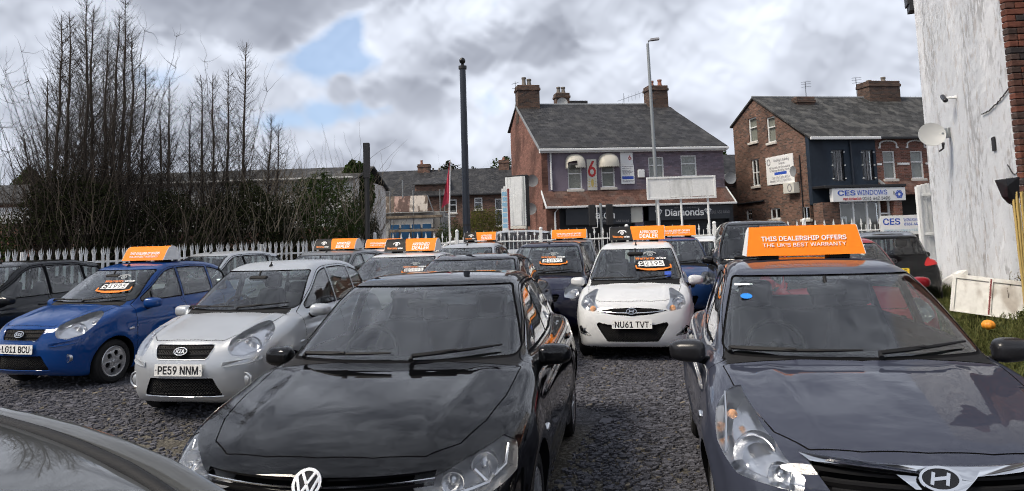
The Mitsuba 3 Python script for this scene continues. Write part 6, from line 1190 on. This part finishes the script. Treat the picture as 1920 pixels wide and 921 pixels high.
shrub('weed_clump', 'green weed clump below the leaning door panel', 'plant', 7.3, 10.6, .5, .4, .3, 500, .09, 'leaf_grass', 33, 3, 12, z0=.2)
# ---------------------------------------------------------------- the parked cars
H1 = .024
CAR = {}
CAR['golf'] = build_model(GOLF, H1); CAR['i20'] = build_model(I20, H1); CAR['i10'] = build_model(I10, H1)
CAR['kia'] = build_model(with_(KIA, extra=extra_kia('PE59 NNM', 'blank')), H1); CAR['kiab'] = with_extra(CAR['kia'], extra_kia('LG11 BCU', 'lamp'))
CAR['golf2'] = build_model(GOLF, .036); CAR['hatch'] = build_model(plain(3.75, .84, 1.55, .76, 2.46, .30, .86, .80), .036)
TAILP = rounded([(.52, .86), (.82, .90), (.82, 1.08), (.60, 1.02)], .03)
CAR['super'] = build_model(plain(3.79, .85, 1.53, .78, 2.46, .30, .88, .80, tail=[(TAILP, 'red_lamp')], extra=extra_plain('YK57 HLF', badge=True), sideglass='glass_tint'), .030)
CAR['estate'] = build_model(plain(4.45, .87, 1.50, .85, 2.6, .31, 1.12, .88, rearbase=4.32, reartop=4.05), .038)
CAR['suv'] = build_model(plain(4.35, .92, 1.84, .85, 2.62, .36, 1.10, .72, belt=1.10, rearbase=4.25, reartop=3.95, cr=.15, sideglass='glass_tint'), .038)
place = {}
def car(key, model, label, paint_slot, X, Y, yaw, **kw): place[key] = (CAR[model],) + place_car(CAR[model], label, paint_slot, X, Y, yaw, **kw)
car('golf', 'golf', 'black hatchback in the centre foreground with bonnet facing the camera', 'paint_black', -.918, 3.251, .147)
car('i20', 'i20', 'dark grey hatchback in the right foreground with orange roof sign', 'paint_graphite', 1.647, 3.035, .185)
car('i10', 'i10', 'white small hatchback facing the camera between the black and dark grey cars', 'paint_white', 1.497, 9.856, .222)
car('kia', 'kia', 'silver small hatchback facing the camera left of the black hatchback', 'paint_silver', -3.30, 7.359, .207)
car('kiab', 'kiab', 'bright blue small hatchback at the left with orange roof sign', 'paint_blue', -6.117, 9.216, .298)
car('left', 'hatch', 'dark grey hatchback cut off by the left edge beside the blue car', 'paint_darkgrey', -8.75, 10.1, .30)
car('near', 'golf', 'dark steel grey car whose roof edge fills the lower left corner', 'paint_steel', .935, -.815, -.891)
car('black2', 'golf2', 'purple black hatchback directly behind the black foreground car', 'paint_purpleblack', -.95, 8.15, .17)
car('white2', 'golf2', 'white car with black and orange roof sign behind the silver small car', 'paint_white', -2.35, 10.6, .20)
car('estate', 'estate', 'grey estate with black and orange roof sign behind the silver small car', 'paint_midgrey', -4.35, 13.0, .24)
car('silver2', 'hatch', 'pale silver car by the palisade fence behind the bright blue car', 'paint_silver', -7.0, 13.6, .42)
car('white3', 'golf2', 'white car with all orange roof sign near the palisade fence', 'paint_white', -3.75, 16.2, .2)
car('silver3', 'hatch', 'small silver car between the white car and the purple black hatchback', 'paint_silver', -1.35, 13.6, .2)
car('dark4', 'hatch', 'dark car with black and orange roof sign near the railings', 'paint_darkgrey', -1.25, 17.3, .15)
car('navy', 'hatch', 'navy blue hatchback with price sticker left of the white small hatchback', 'paint_navy', .28, 12.2, .20)
car('silver4', 'hatch', 'silver car with orange roof sign behind the navy hatchback', 'paint_midgrey', .95, 16.4, .2)
car('blue2', 'hatch', 'mid blue hatchback behind the white small hatchback', 'paint_midblue', 3.0, 14.2, .20)
car('white5', 'super', 'white hatchback turned away with red tail lamp by the railings', 'paint_white', 5.6, 20.4, math.pi + .35)
car('suv', 'suv', 'tall black off road car behind the dark grey hatchback', 'paint_black', 4.3, 12.3, .17)
car('red', 'hatch', 'red hatchback behind the right front corner of the dark grey hatchback', 'paint_red', 3.78, 8.1, .22)
car('black3', 'super', 'black hatchback seen from behind beside the whitewashed wall', 'paint_black', 8.55, 17.9, math.pi + .35)
# roof ditch mouldings of the nearest car
m_, key_, M_ = place['near']; S_ = m_['S']
for y_ in (.535, -.535):
    xs_ = np.linspace(2.05, 3.8, 24); zz_ = np.linspace(1.2, 1.6, 160); pts_ = []
    for x_ in xs_: yy_ = y_ * (1 - .05 * max(x_ - 3.2, 0)); pts_.append((x_, yy_, zz_[np.argmax(S_.f(np.stack([zz_ * 0 + x_, zz_ * 0 + yy_, zz_], 1)) > 0)]))
    pts_ = np.array(pts_); put('roof_moulding', tube(pts_ + (0, 0, .000), .011, 8), 'black_plastic', key_, True, M_); put('roof_rail', tube(pts_ + (0, math.copysign(.055, y_), -.018), .020, 10), 'paint_steel', key_, True, M_)
# traffic in the street
car('street1', 'hatch', 'white car in the street beyond the railings at the left', 'paint_white', -4.2, 27.2, math.pi / 2, group='cars in the street beyond the railings'); car('street2', 'suv', 'pale van like car in the street before the notice board', 'paint_silver', -2.6, 28.6, math.pi / 2, group='cars in the street beyond the railings')

# ---------------------------------------------------------------- advertising boxes on the roofs
def sign_profile(): return [(-.005, 0.), (.035, .075), (.078, .15), (.115, .195), (.16, .215), (.21, .215), (.255, .195), (.29, .15), (.33, .075), (.37, 0.)]
def roof_sign(ck, label, kind, x, y=0., yaw=0., w=1.0, s=1.0, flat=False):
    m, key, M = place[ck]; S = m['S']; zz = np.linspace(1.2, 2.0, 300); zt = zz[np.argmax(S.f(np.stack([zz * 0 + x + .15, zz * 0 + y, zz], 1)) > 0)]
    k = thing('roof_sign', label, 'roof sign', 'advertising boxes on the car roofs')
    base = np.eye(4); base[:3, 3] = (x, y, zt + .025); rz = trimesh.transformations.rotation_matrix(yaw, [0, 0, 1]); B = M @ base @ rz
    pf = np.array(sign_profile()) * s
    if flat: pf = np.array([(0, 0), (.075, .235), (.085, .25), (.115, .25), (.22, .22), (.30, 0)]) * s
    def shell(y0, y1, slot, name, off=0., shear0=0., shear1=0.):
        q = pf.copy(); n = len(q); v = []
        for yy, shx in ((y0, shear0), (y1, shear1)): v += [(a - off, yy + shx * b / pf[:, 1].max(), b + .0) for a, b in q]
        f = [t for i in range(n - 1) for t in ((i, i + 1, n + i + 1), (i, n + i + 1, n + i))]; mm = tm(v, f); mm = cat([mm]); put(name, mm, slot, k, 35, B)
    hw = w / 2
    tp = .035 if flat else .0
    if kind == 'dealer':
        shell(hw, .06, 'sign_black', 'panel', 0, 0, .05 ); shell(.06, -hw, 'sign_orange', 'panel', 0, .05, 0)
    else: shell(hw, -hw, 'sign_orange', 'panel', 0, -tp, tp)
    capm = extr(Polygon(pf), .006); cv = np.array(capm.vertices)
    for sg_ in (1, -1): put('end_cap', tm(np.column_stack([cv[:, 0], sg_ * (hw - tp * cv[:, 1] / pf[:, 1].max()) + (cv[:, 2] - .003), cv[:, 1]]), capm.faces), 'sign_back', k, False, B)
    for yy in (-.3 * w, .3 * w): put('foot', bbox(.06 * s, .26 * s, yy - .07, yy + .07, -.03, .004, .006), 'black_plastic', k, False, B)
    (xa, za), (xb, zb) = (pf[0], pf[1]) if flat else (pf[0], pf[2]); up = np.array([xb - xa, 0, zb - za]); up /= np.linalg.norm(up)
    def face(yc, h_, lift=.004):
        F = frame((xa + up[0] * h_, yc, za + up[2] * h_), (0, -1, 0), up); F[:3, 3] += F[:3, 2] * lift; return B @ F
    if kind == 'dealer':
        put('lettering', text('APPROVED', .052 * s, .33 * w, .003, True), 'ink_white', k, False, face(-.215 * w, .132 * s)); put('lettering', text('DEALER', .066 * s, .33 * w, .003, True), 'ink_white', k, False, face(-.215 * w, .060 * s))
        a = text('Warranty', .036 * s, .20 * w, .003, True); put('lettering', a, 'ink_orange', k, False, face(.345 * w, .060 * s)); put('lettering', text('wise', .036 * s, .10 * w, .003, True), 'ink_white', k, False, face(.185 * w, .060 * s))
        eye = unary_union([ring(.030, .030, .010), Point(0, 0).buffer(.011), LineString([(.062 * math.cos(t) * 1.0, .042 * math.sin(t) + .004) for t in np.linspace(.15, math.pi - .15, 16)]).buffer(.007)]); eye = affinity.scale(eye, s, s, origin=(0, 0)); put('eye_emblem', extr(eye, .003), 'ink_white', k, False, face(.27 * w, .128 * s))
    elif kind == 'offer':
        put('lettering', text('THIS DEALERSHIP OFFERS', .040 * s, .72 * w, .003, True), 'ink_white', k, False, face(0, (.150 if flat else .120) * s)); put('lettering', text("THE UK'S BEST WARRANTY", .032 * s, .70 * w, .003, False), 'ink_white', k, False, face(0, (.092 if flat else .062) * s))
    return k
roof_sign('i20', 'flat fronted all orange offer box on the dark grey foreground hatchback', 'offer', 2.42, -.01, 0, .82, .84, True)
k = thing('roof_sign', 'second orange box standing behind the offer box on the dark grey hatchback', 'roof sign', 'advertising boxes on the car roofs'); m_, key_, M_ = place['i20']; put('panel', hull([(2.84, y, z) for y in (-.24, .24) for z in (1.50, 1.735)] + [(2.92, y, z) for y in (-.26, .26) for z in (1.50, 1.70)]), 'sign_orange', k, False, M_)
roof_sign('kiab', 'all orange offer box on the bright blue small hatchback', 'offer', 1.95, 0, -.08, .82, .95); roof_sign('i10', 'black and orange dealer box on the white small hatchback', 'dealer', 2.0, 0, 0, .86, 1.0)
roof_sign('white2', 'black and orange dealer box on the white car behind the silver small car', 'dealer', 2.5, 0, -.05, .95, 1.0); roof_sign('estate', 'black and orange dealer box on the grey estate', 'dealer', 2.5, 0, -.05, .95); roof_sign('dark4', 'black and orange dealer box near the tall black column', 'dealer', 2.2, 0, 0, .85)
roof_sign('white3', 'all orange offer box near the palisade fence, right of the grey estate', 'offer', 2.3, 0, 0, .90); roof_sign('silver4', 'all orange offer box behind the navy hatchback', 'offer', 1.9, 0, 0, .85); roof_sign('blue2', 'all orange offer box on the mid blue hatchback', 'offer', 2.0, -.1, 0, .85)

# price stickers behind the windscreens
def sticker(ck, label, price, y, z, s=1.0):
    m, key, M = place[ck]; S = m['S']; P = m['P']
    def wx(yy, z_): x = np.linspace(P['wsb'] - .2, P['wst'] + .3, 300); return x[np.argmax(S.f(np.stack([x, x * 0 + yy, x * 0 + z_], 1)) < 0)]
    a = np.array([wx(y, z - .08), y, z - .08]); b = np.array([wx(y, z + .08), y, z + .08]); c1, c2 = np.array([wx(y + .1, z), y + .1, z]), np.array([wx(y - .1, z), y - .1, z]); up = b - a; rt = c2 - c1; rt[2] = 0
    F = frame((a + b) / 2 + (-.010, 0, 0), rt, up); k = thing('price_sticker', label, 'price sticker', 'price stickers on the windscreens'); W = M @ F
    def at(mm, x_, y_, z_, slot, name): put(name, moved(mm, trimesh.transformations.translation_matrix((x_ * s, y_ * s, z_))), slot, k, False, W)
    sc = lambda g: affinity.scale(g, s, s, origin=(0, 0))
    at(extr(sc(rounded([(-.20, -.075), (.20, -.075), (.20, .06), (-.20, .06)], .012)), .002), 0, 0, 0, 'sign_black', 'card'); at(extr(sc(sbox(-.120, -.054, .120, .054)), .001), .015, -.0, .003, 'plate_white', 'price_plate'); at(text(price, .074 * s, .205 * s, .001, False), .015, 0, .005, 'ink_black', 'price_lettering'); at(text('£', .088 * s, None, .001, True), -.145, 0, .004, 'plate_white', 'price_lettering')
    arc_ = Polygon([(-.215, -.02), (-.215, -.085), (-.10, -.125), (0, -.132), (.10, -.125), (.215, -.085), (.215, -.02), (.198, -.02), (.198, -.072), (.1, -.09), (-.1, -.09), (-.198, -.072), (-.198, -.02)]); at(extr(sc(arc_), .002), 0, 0, .001, 'ink_orange', 'orange_band')
    at(text('Warranty', .042 * s, .235 * s, .001, True), -.075, .105, .002, 'ink_orange', 'lettering'); at(text('wise', .042 * s, .125 * s, .001, True), .118, .105, .002, 'ink_white', 'lettering')
    eye = unary_union([ring(.035, .035, .009), Point(0, 0).buffer(.012), LineString([(.075 * math.cos(t), .05 * math.sin(t)) for t in np.linspace(.2, math.pi - .2, 16)]).buffer(.006)]); at(extr(sc(eye), .001), 0, .185, .002, 'dish_pale', 'eye_emblem')
sticker('i10', 'price sticker reading 2195 in the windscreen of the white small hatchback', '2195', -.26, 1.235, 1.22); sticker('navy', 'price sticker reading 1895 in the windscreen of the navy hatchback', '1895', -.16, 1.23, 1.15); sticker('kiab', 'price sticker in the windscreen of the bright blue small hatchback', '1995', -.28, 1.19, 1.15)
sticker('white2', 'price sticker in the windscreen of the white car behind the silver small car', '0995', -.40, 1.20, 1.0)
def disc(ck, label, shape, slot, y, z, name='window_sticker'):
    m, key, M = place[ck]; S = m['S']; P = m['P']; x = np.linspace(P['wsb'] - .2, P['wst'] + .3, 400); f_ = lambda z_: x[np.argmax(S.f(np.stack([x, x * 0 + y, x * 0 + z_], 1)) < 0)]
    xa, xb = f_(z - .03), f_(z + .03); k = thing(name, label, 'sticker'); put('disc', extr(shape, .001), slot, k, False, M @ frame(((xa + xb) / 2 - .006, y, z), (0, -1, 0), (xb - xa, 0, .06)))
disc('i20', 'round blue sticker in the upper left of the dark grey hatchback windscreen', ellipse(.036, .030), 'sticker_blue', .50, 1.30); disc('i20', 'pale oblong sticker above the round blue sticker', rounded([(-.06, -.012), (.06, -.012), (.06, .012), (-.06, .012)], .01), 'ink_white', .50, 1.365)
disc('i10', 'blue and white parking card at the lower right of the white small hatchback windscreen', rounded([(-.05, -.06), (.05, -.06), (.05, .06), (-.05, .06)], .02), 'ink_blue', -.47, 1.09)
